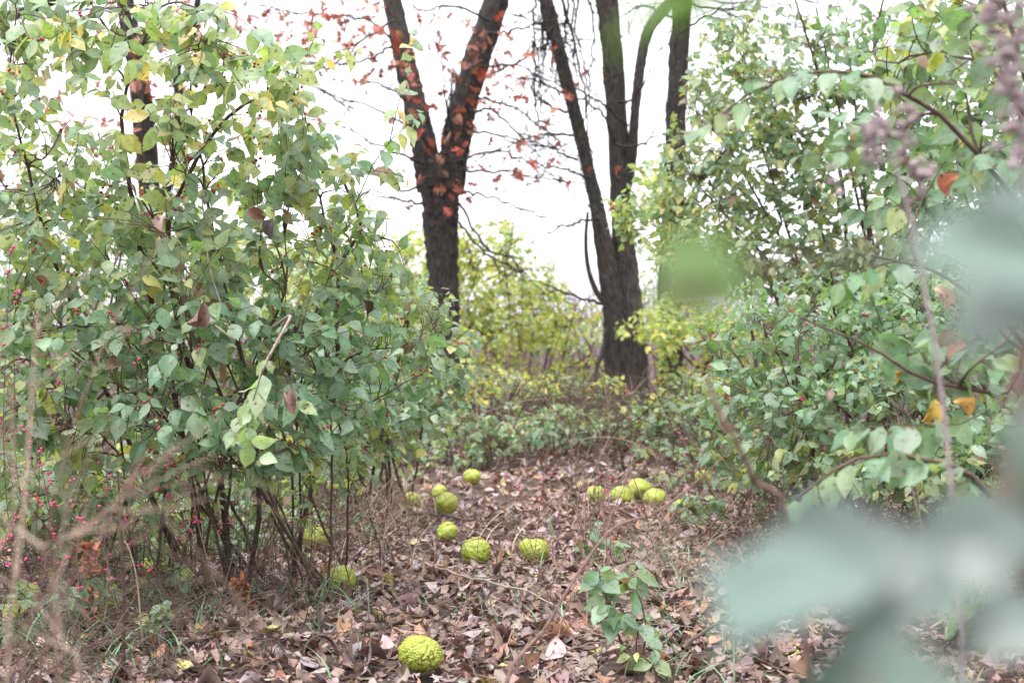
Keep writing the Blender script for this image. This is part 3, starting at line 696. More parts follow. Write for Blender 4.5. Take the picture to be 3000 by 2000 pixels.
plant('honeysuckle_shrub', 'near shrub at the right edge sending an arching leafy branch across', bF,
      [(stem_to(bF, (3150, 1200, 2.9), (3050, 700, 2.8), (2800, 370, 2.7), (2660, 280, 2.65), (2520, 220, 2.6), (2380, 215, 2.6), (2250, 240, 2.6), (2110, 340, 2.6)), .0065, .0018),
       (stem_to(bF, (3150, 1300, 2.9), (3000, 1000, 2.8), (2750, 800, 2.75), (2550, 750, 2.7)), .008, .002),
       (stem_to(bF, (3200, 1400, 2.8), (2980, 1500, 2.6), (2800, 1370, 2.5), (2640, 1335, 2.5), (2480, 1360, 2.5), (2330, 1460, 2.5)), .008, .0022),
       (stem_to(bF, (3100, 1100, 2.9), (2950, 1150, 2.8), (2750, 1120, 2.7), (2500, 1000, 2.7), (2350, 930, 2.7)), .007, .002),
       (stem_to(bF, (3100, 600, 2.8), (3000, 200, 2.7), (2900, -100, 2.6)), .009, .003),
       (L3((2660, 280, 2.65), (2700, 250, 2.63), (2790, 245, 2.6)), .003, .002)],
      [B(2900, 150, 2.8, 150, 180, .3, 8, 'mid'), B(2800, 150, 3.6, 260, 180, .4, 22, 'mid'), B(2800, 420, 3.6, 260, 150, .4, 14, 'blue'), B(2850, 480, 2.8, 190, 150, .3, 10, 'blue'), B(2950, 800, 2.8, 130, 120, .3, 6, 'blue'), B(2700, 1000, 2.8, 180, 90, .25, 6, 'blue'), B(2880, 1080, 2.7, 120, 90, .2, 5, 'blue'), B(2600, 620, 2.9, 120, 70, .2, 4, 'blue'), B(2700, 120, 3.2, 200, 100, .3, 7, 'mid'), B(2500, 380, 2.9, 160, 60, .2, 5, 'blue')],
      leaf=.066, n_branch=10, dens=1.5, leafy=.95, face=.6, spacing=.034,
      extra=[(L3((2660, 280, 2.65), (2520, 220, 2.6), (2380, 215, 2.6), (2250, 240, 2.6)), 'blue'), (L3((2300, 225, 2.6), (2210, 280, 2.6), (2110, 340, 2.6), (2040, 380, 2.6)), 'blue'),
             (L3((2800, 1370, 2.5), (2640, 1335, 2.5), (2480, 1360, 2.5), (2330, 1460, 2.5)), 'blue'), (L3((2950, 1500, 2.6), (2800, 1370, 2.5), (2700, 1345, 2.5)), 'blue'),
             (L3((2900, 1200, 2.7), (2780, 1250, 2.6), (2640, 1240, 2.6), (2500, 1260, 2.6)), 'blue'),
             (L3((2700, 760, 2.75), (2560, 780, 2.7), (2420, 850, 2.7)), 'blue'), (L3((2600, 420, 2.7), (2480, 440, 2.7), (2340, 460, 2.7)), 'blue')])

# thicket behind the trees, turning yellow
ybase = [(1270, 19.0, 'small yellow bush with bare forked stems between the two trees', [(1200, 850), (1330, 800), (1400, 870), (1450, 820), (1260, 800)],
          [(1260, 780, 150, 110, 60), (1420, 780, 130, 110, 46), (1180, 880, 130, 90, 40), (1480, 700, 90, 60, 12), (1300, 690, 90, 60, 10), (1350, 900, 140, 90, 40), (1540, 800, 110, 80, 26), (1430, 690, 120, 60, 14), (1340, 800, 130, 90, 40), (1600, 860, 90, 70, 16)], 'yellow'),
         (1120, 20.5, 'yellow bush behind the forked trunk', [(1080, 850), (1180, 900), (1000, 900)], [(1080, 840, 190, 160, 70), (1180, 740, 120, 90, 20), (1230, 960, 150, 130, 60), (940, 900, 170, 160, 60)], 'yellow'),
         (1560, 18.5, 'low yellow-green bush beside the twin-stemmed tree', [(1480, 950), (1600, 930), (1680, 960), (1400, 980)], [(1480, 960, 170, 110, 70), (1640, 930, 130, 90, 50), (1500, 860, 120, 60, 14), (1560, 1080, 220, 80, 80), (1400, 1080, 150, 90, 46)], 'yellow'),
         (1720, 23, 'pale yellow bush seen past the twin trunk', [(1650, 900), (1750, 900), (1850, 900)], [(1640, 985, 170, 60, 60), (1900, 900, 160, 120, 60), (1500, 980, 170, 60, 40)], 'yellowgreen'),
         (2060, 15.5, 'bright yellow-green bush below the tall right shrub', [(2000, 900), (2100, 950), (1950, 1000), (1900, 980)], [(2010, 950, 140, 110, 60), (2150, 1000, 130, 120, 50), (1920, 960, 130, 60, 34), (2020, 1120, 130, 90, 36)], 'yellow'),
         (2420, 16, 'green bush deep behind the right-hand shrubs', [(2300, 800), (2500, 700), (2700, 800)], [(2350, 850, 200, 200, 60), (2650, 750, 250, 250, 70), (2900, 850, 200, 260, 50), (2500, 1050, 300, 120, 50)], 'mid'),
         (700, 17, 'green bush deep behind the left shrubs', [(500, 800), (700, 750), (900, 850)], [(450, 900, 250, 200, 60), (750, 850, 220, 220, 70), (950, 1000, 200, 180, 60), (150, 850, 250, 250, 60)], 'yellowgreen'),
         (1450, 15, 'low green bush in shade before the twin-stemmed tree', [(1350, 1120), (1500, 1100), (1600, 1120)], [(1330, 1120, 150, 60, 40), (1520, 1130, 170, 60, 46), (1680, 1150, 130, 60, 30)], 'yellowgreen')]
for bx_, Y, lab, tops, bls, pl in ybase:
    b = P(bx_, 1000, Y); b[2] = 0
    plant('honeysuckle_shrub', lab, b, fan(b, 9, .3, [(t[0], t[1], Y) for t in tops], .022, .008), [B(x, y, Y, rx, ry, .9, n, pl) for x, y, rx, ry, n in bls], leaf=.084, n_branch=34, dens=2.3,
          group='shrubs yellowing beyond the path', twig_r=.003, branch_r=.007, parts=220, spacing=.06, face=.4)

# low green seedlings on the forest floor
ORD = ['first', 'second', 'third', 'fourth', 'fifth', 'sixth', 'seventh', 'eighth', 'ninth', 'tenth', 'eleventh', 'twelfth', 'thirteenth', 'fourteenth', 'fifteenth', 'sixteenth', 'seventeenth', 'eighteenth', 'nineteenth', 'twentieth']
def rows(pts, nrow, names):
    """(px, py) list -> for each (row name, ordinal from the left)"""
    pts = list(pts); order = sorted(range(len(pts)), key=lambda i: -pts[i][1]); out = [None] * len(pts)
    per = -(-len(pts) // nrow)
    for k in range(nrow):
        row = sorted(order[k * per:(k + 1) * per], key=lambda i: pts[i][0])
        for j, i in enumerate(row): out[i] = (names[k], ORD[j])
    return out
seed_specs = []
def seedling(px, py, tops, label, leaf=.06, pal='blue', n=2, h=None):
    b = Gp(px, py)
    st, ex = [], []
    for (tx, ty) in tops:
        T = P(tx, ty, b[1] + rng.normal(0, .03))
        m = b * .5 + T * .5 + np.array([rng.normal(0, .02), 0, .02])
        st.append(([b, m, T], .0035, .0015)); ex.append(([m, (m + T) / 2 + np.array([0, 0, .01]), T], pal))
    plant('honeysuckle_seedling', label, b, st, [(P(t[0], t[1], b[1]), np.array([.05, .05, .04]), n) for t in tops], pal=pal, leaf=leaf, n_branch=0, dens=1.0, cat='seedling', group='green seedlings on the forest floor', extra=ex, twig_r=.0012, leafy=.9, face=.6)
seedling(1760, 1690, [(1740, 1540), (1700, 1600), (1810, 1600)], 'seedling with narrow upright leaves right of the two round fruits', .075, 'blue', 1)
seedling(1870, 1960, [(1760, 1700), (1850, 1690), (1890, 1800), (1780, 1780)], 'broad-leaved seedling standing over the litter at lower right of the path', .080, 'blue', 2)
seedling(1930, 1990, [(1830, 1900), (1920, 1900)], 'small seedling below the broad-leaved one', .062, 'mid', 1)
seedling(1060, 1600, [(1050, 1500), (1080, 1530)], 'small seedling among dry grass beside the left shrub', .065, 'blue', 1)
seedling(1600, 1400, [(1560, 1240), (1620, 1250), (1500, 1270)], 'bluish seedling in the middle of the gap before the trees', .07, 'blue', 3)
pts = [(rng.uniform(1200, 2250), rng.uniform(1250, 1400)) for i in range(34)]
for (px, py), (rw, od) in zip(pts, rows(pts, 3, ['front', 'middle', 'back'])):
    seedling(px, py, [(px + rng.normal(0, 50), py - rng.uniform(40, 110)) for _ in range(3)], f'low seedling at the foot of the trees, {od} from the left in its {rw} row', .06, rng.choice(['blue', 'mid', 'mid']), 5)
pts = [(rng.uniform(20, 900) if i < 20 else rng.uniform(10, 560), rng.uniform(1480, 1760) if i < 20 else rng.uniform(1700, 1930)) for i in range(30)]
for (px, py), (rw, od) in zip(pts, rows(pts, 2, ['front', 'back'])):
    seedling(px, py, [(px + rng.normal(0, 40), py - rng.uniform(60, 190)) for _ in range(2)], f'low seedling among stems of the left shrub, {od} from the left in its {rw} row', .055, rng.choice(['blue', 'mid', 'mid']), 3)
pts = [(rng.uniform(2050, 2950), rng.uniform(1420, 1600)) for i in range(14)]
for (px, py), (rw, od) in zip(pts, rows(pts, 1, ['only'])):
    seedling(px, py, [(px + rng.normal(0, 50), py - rng.uniform(60, 150)) for _ in range(2)], f'low seedling under the right-hand shrub, {od} from the left', .055, rng.choice(['blue', 'mid']), 4)

# knee-high bushes closing the end of the path
low = [(1120, 11.5, 1180), (1240, 10.6, 1240), (1340, 12.5, 1160), (1430, 10.4, 1270), (1520, 13.5, 1160), (1600, 11.2, 1240), (1700, 14.2, 1160), (1780, 11.8, 1250), (1880, 13.8, 1200), (1960, 11.0, 1230), (2060, 12.6, 1150), (2140, 10.4, 1220), (2260, 11.8, 1120),
       (1180, 14.0, 1140), (1440, 15.0, 1130), (2380, 10.6, 1180)]
for (px, Y, ty), (rw, od) in zip(low, rows([(a, b_ * -1) for a, b_, c in low], 2, ['front', 'back'])):
    ty -= 75; b = P(px, 1000, Y); b[2] = 0
    plant('low_bush', f'knee-high bush at the end of the path, {od} from the left in its {rw} row', b, fan(b, 7, .2, [(px - 80, ty + 40, Y), (px + 80, ty + 40, Y), (px, ty + 10, Y)], .008, .003),
          [B(px - 60, ty + 50, Y, 90, 45, .4, 9, 'mid'), B(px + 60, ty + 50, Y, 90, 45, .4, 9, 'yellow' if Y > 12 else 'mid'), B(px, ty + 110, Y, 120, 45, .4, 8, 'mid')],
          leaf=.072, n_branch=16, group='knee-high bushes at the end of the path', twig_r=.0026, parts=70, dens=3.6, face=.4, cat='bush')
low = [(60, 6.6, 1330), (230, 7.2, 1380), (420, 6.8, 1340), (600, 7.6, 1330), (800, 7.0, 1360), (960, 7.8, 1340), (1060, 8.6, 1290), (1180, 9.2, 1270), (2020, 9.0, 1270), (2150, 8.2, 1250), (2280, 7.0, 1330), (2420, 7.4, 1300), (2750, 6.8, 1300), (330, 5.9, 1480), (560, 6.2, 1460), (150, 5.5, 1480), (860, 6.4, 1450)]
for (px, Y, ty), (rw, od) in zip(low, rows([(a, 1) for a, b_, c in low], 1, ['only'])):
    b = P(px, 1000, Y); b[2] = 0
    plant('low_bush', f'leafy low bush filling in under the tall shrubs, {od} from the left', b, fan(b, 7, .2, [(px - 80, ty + 40, Y), (px + 80, ty + 40, Y), (px, ty + 10, Y)], .006, .0025),
          [B(px - 80, ty + 70, Y, 110, 70, .35, 8, 'mid'), B(px + 80, ty + 70, Y, 110, 70, .35, 8, 'mid'), B(px, ty + 160, Y, 130, 60, .3, 5, 'mid')],
          leaf=.056, n_branch=12, group='low bushes under the tall shrubs', twig_r=.0018, parts=90, dens=2.0, face=.4, cat='bush')

# out-of-focus shrub right beside the camera
bN = np.array([.42, .55, -.02])
def near_leaf(px, py, Y, tx, ty, tY, pal, L, up=(0, -.5, .8)):
    a = P(px, py, Y * .82); b = P(tx, ty, tY * .82)
    return a, b - a, np.array(up), L * .85, pal
nl = [near_leaf(2560, 1640, .46, 2120, 1720, .42, 'pale', .066), near_leaf(2640, 1560, .48, 2260, 1560, .45, 'pale', .058), near_leaf(2350, 1640, .44, 2120, 1900, .40, 'pale', .05),
      near_leaf(2800, 1640, .50, 2500, 1740, .47, 'pale', .06), near_leaf(3050, 1520, .52, 2700, 1600, .50, 'pale', .062), near_leaf(2900, 2030, .44, 2300, 2010, .42, 'pale', .07),
      near_leaf(3190, 760, .40, 2850, 680, .38, 'pale', .062), near_leaf(3170, 820, .42, 2890, 860, .40, 'pale', .055), near_leaf(3210, 640, .42, 2940, 600, .40, 'pale', .052), near_leaf(3090, 1150, .5, 3000, 1400, .48, 'pale', .045), 
      near_leaf(2200, 800, .42, 1930, 850, .40, 'bright', .036, (0, -.9, .4)), near_leaf(2150, 720, .42, 1900, 770, .40, 'bright', .030, (0, -.9, .4)),
      near_leaf(2150, 10, .40, 1680, 25, .38, 'bright', .048, (0, .1, 1)), near_leaf(2120, -30, .40, 1850, -20, .38, 'bright', .040, (0, -.4, 1)),
      near_leaf(3060, 1750, .5, 2880, 1850, .48, 'pale', .045), near_leaf(2750, 1580, .5, 2300, 1720, .47, 'pale', .064)]
eN = thing('honeysuckle_shrub', 'blurred pale-leaved shrub close to the lens along the right edge', 'shrub', tuple(bN))
for ln, r in ((stem_to(bN, (3250, 1500, .52), (2900, 1520, .50), (2600, 1600, .47), (2350, 1640, .44)), .0016), (stem_to(bN, (3300, 1200, .48), (3200, 850, .43), (3050, 740, .41), (2700, 730, .41), (2400, 760, .42), (2150, 790, .42)), .0011),
              (stem_to(bN, (3400, 1000, .5), (3250, 300, .45), (2800, -60, .42), (2400, -40, .41), (2100, -10, .40)), .0011), (stem_to(bN, (3150, 1900, .47), (2950, 1980, .44), (2650, 2060, .44)), .0014),
              (stem_to(bN, (3080, 1900, .53), (3040, 1500, .53), (3050, 1000, .52), (3060, 800, .5)), .0032)):
    V, q = tubes(smooth_line(ln, 24) - bN, np.linspace(r * 1.6, r, 24), 7)
    link('stem', mesh_np('stem', V, q, mat=M_TWIG), eN)
REG.append(dict(e=eN, base=bN, pos=np.array([x[0] for x in nl]), d=np.array([x[1] for x in nl]), n=np.array([x[2] for x in nl], float), L=np.array([x[3] for x in nl]),
                pal=np.array([x[4] for x in nl]), parts=300, shape='ovate', wmul=1.25))

# ------------------------------------------------------------------ turn leaf records into parts + one foliage mesh per plant
CELL = 10
zb = np.full((2000 // CELL + 1, 3000 // CELL + 1), 1e9)
def proj(p):
    Y = np.maximum(p[:, 1], .05)
    return 1500 + p[:, 0] / Y * FPX, 1000 - (p[:, 2] - CAM_H) / Y * FPX, Y
for r in REG:
    r['c'] = r['pos'] + norm(r['d']) * r['L'][:, None] * .45
    x, y, Y = proj(r['c']); r['x'], r['y'], r['Y'] = x, y, Y
    ins = (x > -40) & (x < 3040) & (y > -40) & (y < 2040); r['ins'] = ins
    ok = ins & (Y > 1)
    s = r['L'] / Y * FPX
    for dx in (-.2, 0, .2):
        for dy in (-.2, 0, .2):
            ix = np.clip(((x + dx * s) / CELL).astype(int), 0, zb.shape[1] - 1)[ok]; iy = np.clip(((y + dy * s) / CELL).astype(int), 0, zb.shape[0] - 1)[ok]
            np.minimum.at(zb, (iy, ix), Y[ok])
n_leaf_parts = 0
for r in REG:
    m = len(r['L'])
    nn = norm(r['n']); vis = np.abs((norm(r['c'] - np.array([0, 0, CAM_H])) * nn).sum(1))
    score = r['L'] / r['Y'] * (.35 + vis) * r['ins']
    ix = np.clip((r['x'] / CELL).astype(int), 0, zb.shape[1] - 1); iy = np.clip((r['y'] / CELL).astype(int), 0, zb.shape[0] - 1)
    score = score * np.where(zb[iy, ix] < r['Y'] - .12, .02, 1.0)
    order = np.argsort(-score)
    npart = min(r['parts'], m, int((score > 0).sum()))
    npart = min(npart, int((score > 7.0 / FPX * .5).sum())) if m > r['parts'] else npart
    sel = order[:npart]; rest = order[npart:]
    ci = np.empty(m, int)
    for pl in np.unique(r['pal']):
        k = r['pal'] == pl
        ci[k] = rng.choice(len(PAL[pl][1]), k.sum(), p=np.array(PAL[pl][1]) / sum(PAL[pl][1]))
    D = norm(r['d']); Sd = norm(np.cross(D, r['n'])); Nn = np.cross(Sd, D)
    from mathutils import Matrix
    for i in sel:
        me = leaf_variant(r['pal'][i], int(ci[i]), r['shape'], int(rng.integers(0, 3)))
        o = bpy.data.objects.new('leaf', me); COL.objects.link(o); o.parent = r['e']
        L = r['L'][i]; p = r['pos'][i] - r['base']
        Mx = Matrix(((Sd[i, 0] * L * r['wmul'], D[i, 0] * L, Nn[i, 0] * L, p[0]), (Sd[i, 1] * L * r['wmul'], D[i, 1] * L, Nn[i, 1] * L, p[1]), (Sd[i, 2] * L * r['wmul'], D[i, 2] * L, Nn[i, 2] * L, p[2]), (0, 0, 0, 1)))
        o.matrix_basis = Mx
    n_leaf_parts += len(sel)
    if len(rest):
        k = len(rest)
        if r['shape'] == 'oak':
            ts, Cc, mt = OAK_T, 3, M_RED
            V = leaf_verts(prof_oak, ts, Cc, r['L'][rest], rng.uniform(.9, 1.1, k), rng.uniform(.1, .6, k), rng.uniform(-.2, 1.2, k), rng.normal(0, .4, k), .02, 0., .35)
        else:
            ts, Cc, mt = (TS6 if r['base'][1] < 6 else TS5), 3, M_LEAF
            V = leaf_verts(prof_ovate, ts, Cc, r['L'][rest], rng.uniform(.54, .72, k), rng.uniform(.02, .32, k), rng.uniform(.0, .8, k), rng.normal(0, .35, k), .012)
        V = place(V, r['pos'][rest] - r['base'], r['d'][rest], r['n'][rest])
        cs = np.array([PAL[r['pal'][i]][0][ci[i]] for i in rest]) * rng.uniform(.88, 1.14, (k, 1)) * np.exp(rng.normal(0, .05, (k, 3)))
        nv = V.shape[1]
        me = mesh_np('foliage', V, batch_quads(grid_quads(len(ts), Cc), k, nv), mat=mt, col=np.repeat(cs, nv, 0), uv=luv(ts, Cc, k))
        link('foliage', me, r['e'], kind='stuff')
print('leaf parts', n_leaf_parts, 'leaves', sum(len(r['L']) for r in REG))

# ------------------------------------------------------------------ hedge apples
def fruit_mesh(sub, nseed):
    bm = bmesh.new(); bmesh.ops.create_icosphere(bm, subdivisions=sub, radius=1)
    V = np.array([v.co[:] for v in bm.verts]); Ff = np.array([[v.index for v in f.verts] for f in bm.faces]); bm.free()
    i = np.arange(nseed) + .5
    ph = np.arccos(1 - 2 * i / nseed); th = np.pi * (1 + 5**.5) * i
    Sd = np.stack([np.cos(th) * np.sin(ph), np.sin(th) * np.sin(ph), np.cos(ph)], -1)
    Sd = norm(Sd + rng.normal(0, .35 / np.sqrt(nseed) * 2, Sd.shape))
    hgt = rng.uniform(.6, 1.3, nseed)
    dot = V.astype(np.float32) @ Sd.T.astype(np.float32)
    near = dot.argmax(1); dist = np.arccos(np.clip(dot.max(1), -1, 1)) / (2.0 / np.sqrt(nseed))
    lump = sum(a * np.sin(V @ rng.normal(0, f, 3) + rng.uniform(0, 6)) for a, f in ((.022, 2.2), (.02, 3.2), (.016, 4.5), (.013, 7), (.012, 9)))
    r = 1 + lump * 1.3 + .075 * hgt[near] * np.sqrt(np.clip(1 - dist**2, 0, 1)) - .03
    tint = np.exp(rng.normal(0, .10, (nseed, 1))) * np.array([.30, .325, .045]) * np.exp(rng.normal(0, .05, (nseed, 3)))
    brown = rng.random(nseed) < .06
    tint[brown] = np.array([.20, .19, .05])
    Vv = V * r[:, None] * np.array([1, 1, .93])
    return mesh_np('hedge_apple', Vv, tris=Ff, mat=M_FRUIT, col=tint[near])
FM = [fruit_mesh(6, 850), fruit_mesh(5, 600), fruit_mesh(4, 300), fruit_mesh(4, 300)]
fruits = [
 (1230, 1985, 125, 0, 'large knobbly yellow-green hedge apple nearest on the path, dry tendril over it'),
 (1393, 1668, 84, 1, 'yellow-green hedge apple, left of the pair in the middle of the path'),
 (1572, 1670, 80, 1, 'yellow-green hedge apple, right of the pair, behind thin stalks'),
 (1545, 1640, 52, 2, 'small hedge apple tucked behind the right one of the pair'),
 (1310, 1602, 60, 2, 'hedge apple half hidden under a crossing fallen branch'),
 (1305, 1512, 70, 3, 'hedge apple on the left side of the path beside dry grass'),
 (1287, 1465, 46, 2, 'hedge apple just behind the one beside the dry grass'),
 (1381, 1436, 54, 3, 'hedge apple at the far end of the path, left of centre'),
 (1747, 1468, 56, 2, 'hedge apple leftmost of the cluster of four at right'),
 (1823, 1484, 66, 3, 'hedge apple second from left in the cluster of four'),
 (1875, 1456, 74, 2, 'broad hedge apple at the back of the cluster of four'),
 (1918, 1492, 64, 3, 'hedge apple rightmost of the cluster of four'),
 (2062, 1428, 50, 2, 'hedge apple in the shade below the right shrub'),
 (1998, 1530, 52, 3, 'hedge apple among stalks at the right of the path'),
 (1205, 1485, 50, 2, 'dull yellow hedge apple behind dry grass at the left of the path'),
 (995, 1738, 84, 1, 'hedge apple at the left shrub base beside a twig'),
 (925, 1612, 84, 3, 'hedge apple under the left shrub, partly screened by small leaves'),
 (303, 1822, 96, 0, 'hedge apple beside the orange withered fern at lower left'),
 (708, 1580, 68, 2, 'shaded hedge apple between the bare stems of the left shrub'),
 (445, 1702, 84, 3, 'mossy-looking hedge apple deep among the left stems'),
]
for px, pb, wd, v, lab in fruits:
    g = Gp(px, pb); r = wd / FPX * g[1] / 2
    o = link('hedge_apple', FM[v], None, (g[0], g[1] + r * .5, g[2] + r * .95 + .012), label=lab, category='fruit', group='hedge apples fallen on the path')
    o.scale = (r * rng.uniform(.95, 1.06), r * rng.uniform(.95, 1.06), r * rng.uniform(.9, 1.04)); o.rotation_euler = (rng.uniform(-.35, .35), rng.uniform(-.35, .35), rng.uniform(0, 6.28))

# ------------------------------------------------------------------ leaf litter
LIT = [((.31, .23, .20), 'pale tan'), ((.24, .165, .135), 'tan'), ((.18, .115, .09), 'brown'), ((.10, .062, .052), 'dark brown'), ((.33, .18, .11), 'orange-brown'),
       ((.31, .255, .25), 'greyish'), ((.225, .165, .165), 'mauve-brown'), ((.32, .30, .12), 'yellowish')]
LIT = [((c[0] * 1.03, c[1] * 1.01, c[2] * 1.05), nm) for c, nm in LIT]
LITP = np.array([.20, .20, .16, .11, .07, .12, .12, .02])
SHAPES = [('broad', prof_broad), ('oval', prof_oval), ('lobed', prof_oak), ('pointed', prof_ovate)]
TSF = np.array([0, .12, .42, .76, 1.0])
fruit_xy = [(Gp(px, pb), wd / FPX * Gp(px, pb)[1] / 2) for px, pb, wd, v, lab in fruits]
def litter_points(n, y0, y1, wid, p=1.0):
    y = (rng.uniform(y0**(1 + p), y1**(1 + p), n))**(1 / (1 + p))
    x = rng.uniform(-1, 1, n) * (wid * y + .6)
    keep = np.ones(n, bool)
    for g, r in fruit_xy: keep &= np.hypot(x - g[0], y - g[1] - r * .5) > r * .75
    return x[keep], y[keep]
def litter_orient(m, lift):
    a = rng.uniform(0, 6.28, m); d = np.stack([np.cos(a), np.sin(a), rng.normal(0, .16, m)], -1)
    n_ = rng.normal(0, lift, (m, 3)); n_[:, 2] = np.where(rng.random(m) < .5, 1, -1)
    return d, n_
def litter_stuff(name, label, n, y0, y1, size, wid, zlo, zhi, lift, p=1.0):
    x, y = litter_points(n, y0, y1, wid, p); m = len(x)
    ci = rng.choice(8, m, p=LITP); cs = np.array([LIT[i][0] for i in ci]) * np.exp(rng.normal(0, .16, (m, 1))) * np.exp(rng.normal(0, .05, (m, 3)))
    Vs, Qs, Cs, Us, off = [], [], [], [], 0
    sh = rng.choice(4, m, p=[.44, .36, .09 if size > .05 else .0, .11 if size > .05 else .20])
    z = gz(x, y) + rng.uniform(zlo, zhi, m)
    for s in range(4):
        k = np.where(sh == s)[0]; mm = len(k)
        if not mm: continue
        ts = OAK_T if s == 2 else (TSF if size > .05 else np.array([0, .35, .75, 1.]))
        V = leaf_verts(SHAPES[s][1], ts, 3, size * rng.uniform(.45, 1.2, mm), rng.uniform(.55, .9, mm) * (1.3 if s in (1, 2) else 1), rng.uniform(-.2, .6, mm), rng.normal(0, .9, mm), rng.normal(0, .6, mm), rng.uniform(.01, .05, mm), rng.normal(0, .5, mm), .3 if s == 2 else 0.)
        d, nn = litter_orient(mm, lift)
        V = place(V, np.stack([x[k], y[k], z[k]], -1), d, nn)
        V[..., 2] = np.maximum(V[..., 2], gz(V[..., 0], V[..., 1]) + .001)
        nv = V.shape[1]
        Vs.append(V.reshape(-1, 3)); Qs.append(batch_quads(grid_quads(len(ts), 3), mm, nv) + off); off += mm * nv
        Cs.append(np.repeat(cs[k], nv, 0)); Us.append(luv(ts, 3, mm).reshape(-1, 2))
    me = mesh_np(name, np.vstack(Vs), np.vstack(Qs), mat=M_DRY, col=np.vstack(Cs), uv=np.vstack(Us))
    return link(name, me, label=label, category='leaf litter', kind='stuff')
litter_stuff('leaf_litter', 'thick brown leaf litter covering the forest floor', 35000, 2.6, 17, .074, .46, .0, .03, .22, .7)
litter_stuff('leaf_litter', 'loose top layer of dead leaves over the near litter', 7000, 2.8, 6.5, .066, .44, .005, .03, .25, .6)
litter_stuff('leaf_fragments', 'small broken bits of dead leaf between the fallen leaves', 16000, 2.6, 8, .032, .46, .0, .03, .6)

# the fallen leaves that show largest, one by one
LV = {}
def fallen_variant(ci, s, k):
    key = (ci, s, k)
    if key not in LV:
        ts = OAK_T if s == 2 else TS9
        Cc = 5
        big = k % 2
        V = leaf_verts(SHAPES[s][1], ts, Cc, [1.], [rng.uniform(.55, .85) * (1.3 if s in (1, 2) else 1)], [rng.uniform(.1, .5)], [rng.uniform(.6, 1.5) if big else rng.normal(0, .5)], [rng.normal(0, .5)], [rng.uniform(.015, .05)], [rng.uniform(.4, 1.2) if big else rng.normal(0, .4)], .3 if s == 2 else 0.)[0]
        V[:, 2] -= np.median(V[:, 2])
        c = np.array(LIT[ci][0]) * np.exp(rng.normal(0, .1))
        LV[key] = mesh_np('fallen_leaf', V, grid_quads(len(ts), Cc), mat=M_DRY, col=np.tile(c, (len(V), 1)), uv=luv(ts, Cc, 1)[0])
    return LV[key]
def fallen(x, y, ci, s, k, L, yaw, tilt=(0, 0), label=None, flip=False, z=None):
    c = LIT[ci][1]; curl = 'curled' if k % 2 else 'flat'
    fx = 1500 + x / y * FPX
    where = ('front' if y < 4.3 else 'middle' if y < 5.6 else 'far') + ' ' + ('left' if fx < 1150 else 'right' if fx > 1850 else 'centre')
    lab = label or f'{curl} {c} {SHAPES[s][0]} leaf fallen on the {where} part of the path'
    o = link('fallen_leaf', fallen_variant(ci, s, k), None, (x, y, (gz(x, y) + .028) if z is None else z), label=lab, category='fallen leaf', group=f'{curl} {c} {SHAPES[s][0]} fallen leaves')
    o.scale = (L, L, L); o.rotation_euler = (tilt[0] + (math.pi if flip else 0), tilt[1], yaw)
    return o
x, y = litter_points(285, 3.3, 7.2, .33, .4)
for i in range(len(x)):
    fallen(x[i], y[i], int(rng.choice(8, p=LITP)), int(rng.choice(4, p=[.42, .3, .16, .12])), int(rng.integers(0, 4)), rng.uniform(.045, .085), rng.uniform(0, 6.28), (rng.normal(0, .15), rng.normal(0, .15)), flip=rng.random() < .3)
g = Gp(1135, 1960); fallen(g[0], g[1], 3, 1, 0, .12, 2.4, (.35, .25), 'large dark curled leaf standing left of the nearest hedge apple', z=.03)
g = Gp(1130, 1850); fallen(g[0], g[1], 7, 3, 0, .07, 1.6, (.8, 0), 'pale green-yellow leaf standing on the litter above the nearest hedge apple', z=.03)
g = Gp(1060, 1990); fallen(g[0], g[1], 6, 0, 1, .14, .2, (.1, .1), 'big mauve-brown curled leaf at the bottom edge left of the hedge apple', z=.02)
g = Gp(1680, 1880); fallen(g[0], g[1], 4, 0, 1, .10, 1.0, (.1, .2), 'orange-brown curled leaf right of the slanting stem', z=.02)

# dead leaves caught in the shrubs
caught = [((2665, 1075), 2.75, (.62, .42, .05), .05, 'bright yellow lobed leaf caught on the right-hand shrub', prof_oak), ((2740, 1165), 2.7, (.60, .44, .10), .06, 'yellow-tan leaf caught lower on the right-hand shrub', prof_oval), ((2790, 1175), 2.7, (.55, .36, .12), .045, 'small tan leaf beside the lower caught yellow leaf', prof_oval),
          ((830, 1150), 3.9, (.20, .125, .105), .07, 'curled brown leaf hanging in the middle of the left shrub', prof_broad), ((600, 880), 4.0, (.19, .12, .10), .09, 'long brown curled leaf inside the left shrub', prof_oval), ((480, 630), 3.0, (.30, .20, .17), .04, 'small blurred brown leaf before the left shrub', prof_oval),
          ((720, 620), 4.2, (.20, .10, .06), .06, 'rusty crumpled leaf among the berries of the left shrub', prof_broad), ((800, 640), 4.2, (.06, .045, .04), .06, 'black crumpled leaf among the berries of the left shrub', prof_oval), ((1065, 880), 4.6, (.06, .05, .035), .06, 'dark curled leaf hanging below the curved stem', prof_oval),
          ((2740, 840), 2.7, (.48, .33, .24), .05, 'curled buff leaf on a twig of the right-hand shrub', prof_oval), ((2830, 1010), 2.6, (.45, .28, .2), .045, 'small buff leaf hanging at the right edge', prof_oval), ((2810, 510), 2.6, (.42, .17, .10), .05, 'rust-brown leaf hanging below the arching branch', prof_broad),
          ((2900, 1830), 2.4, (.42, .35, .33), .09, 'greyish dead leaf curled at the lower right corner', prof_oval), ((100, 810), 3.8, (.22, .13, .07), .05, 'brown narrow leaf in the far left of the berry shrub', prof_oval)]
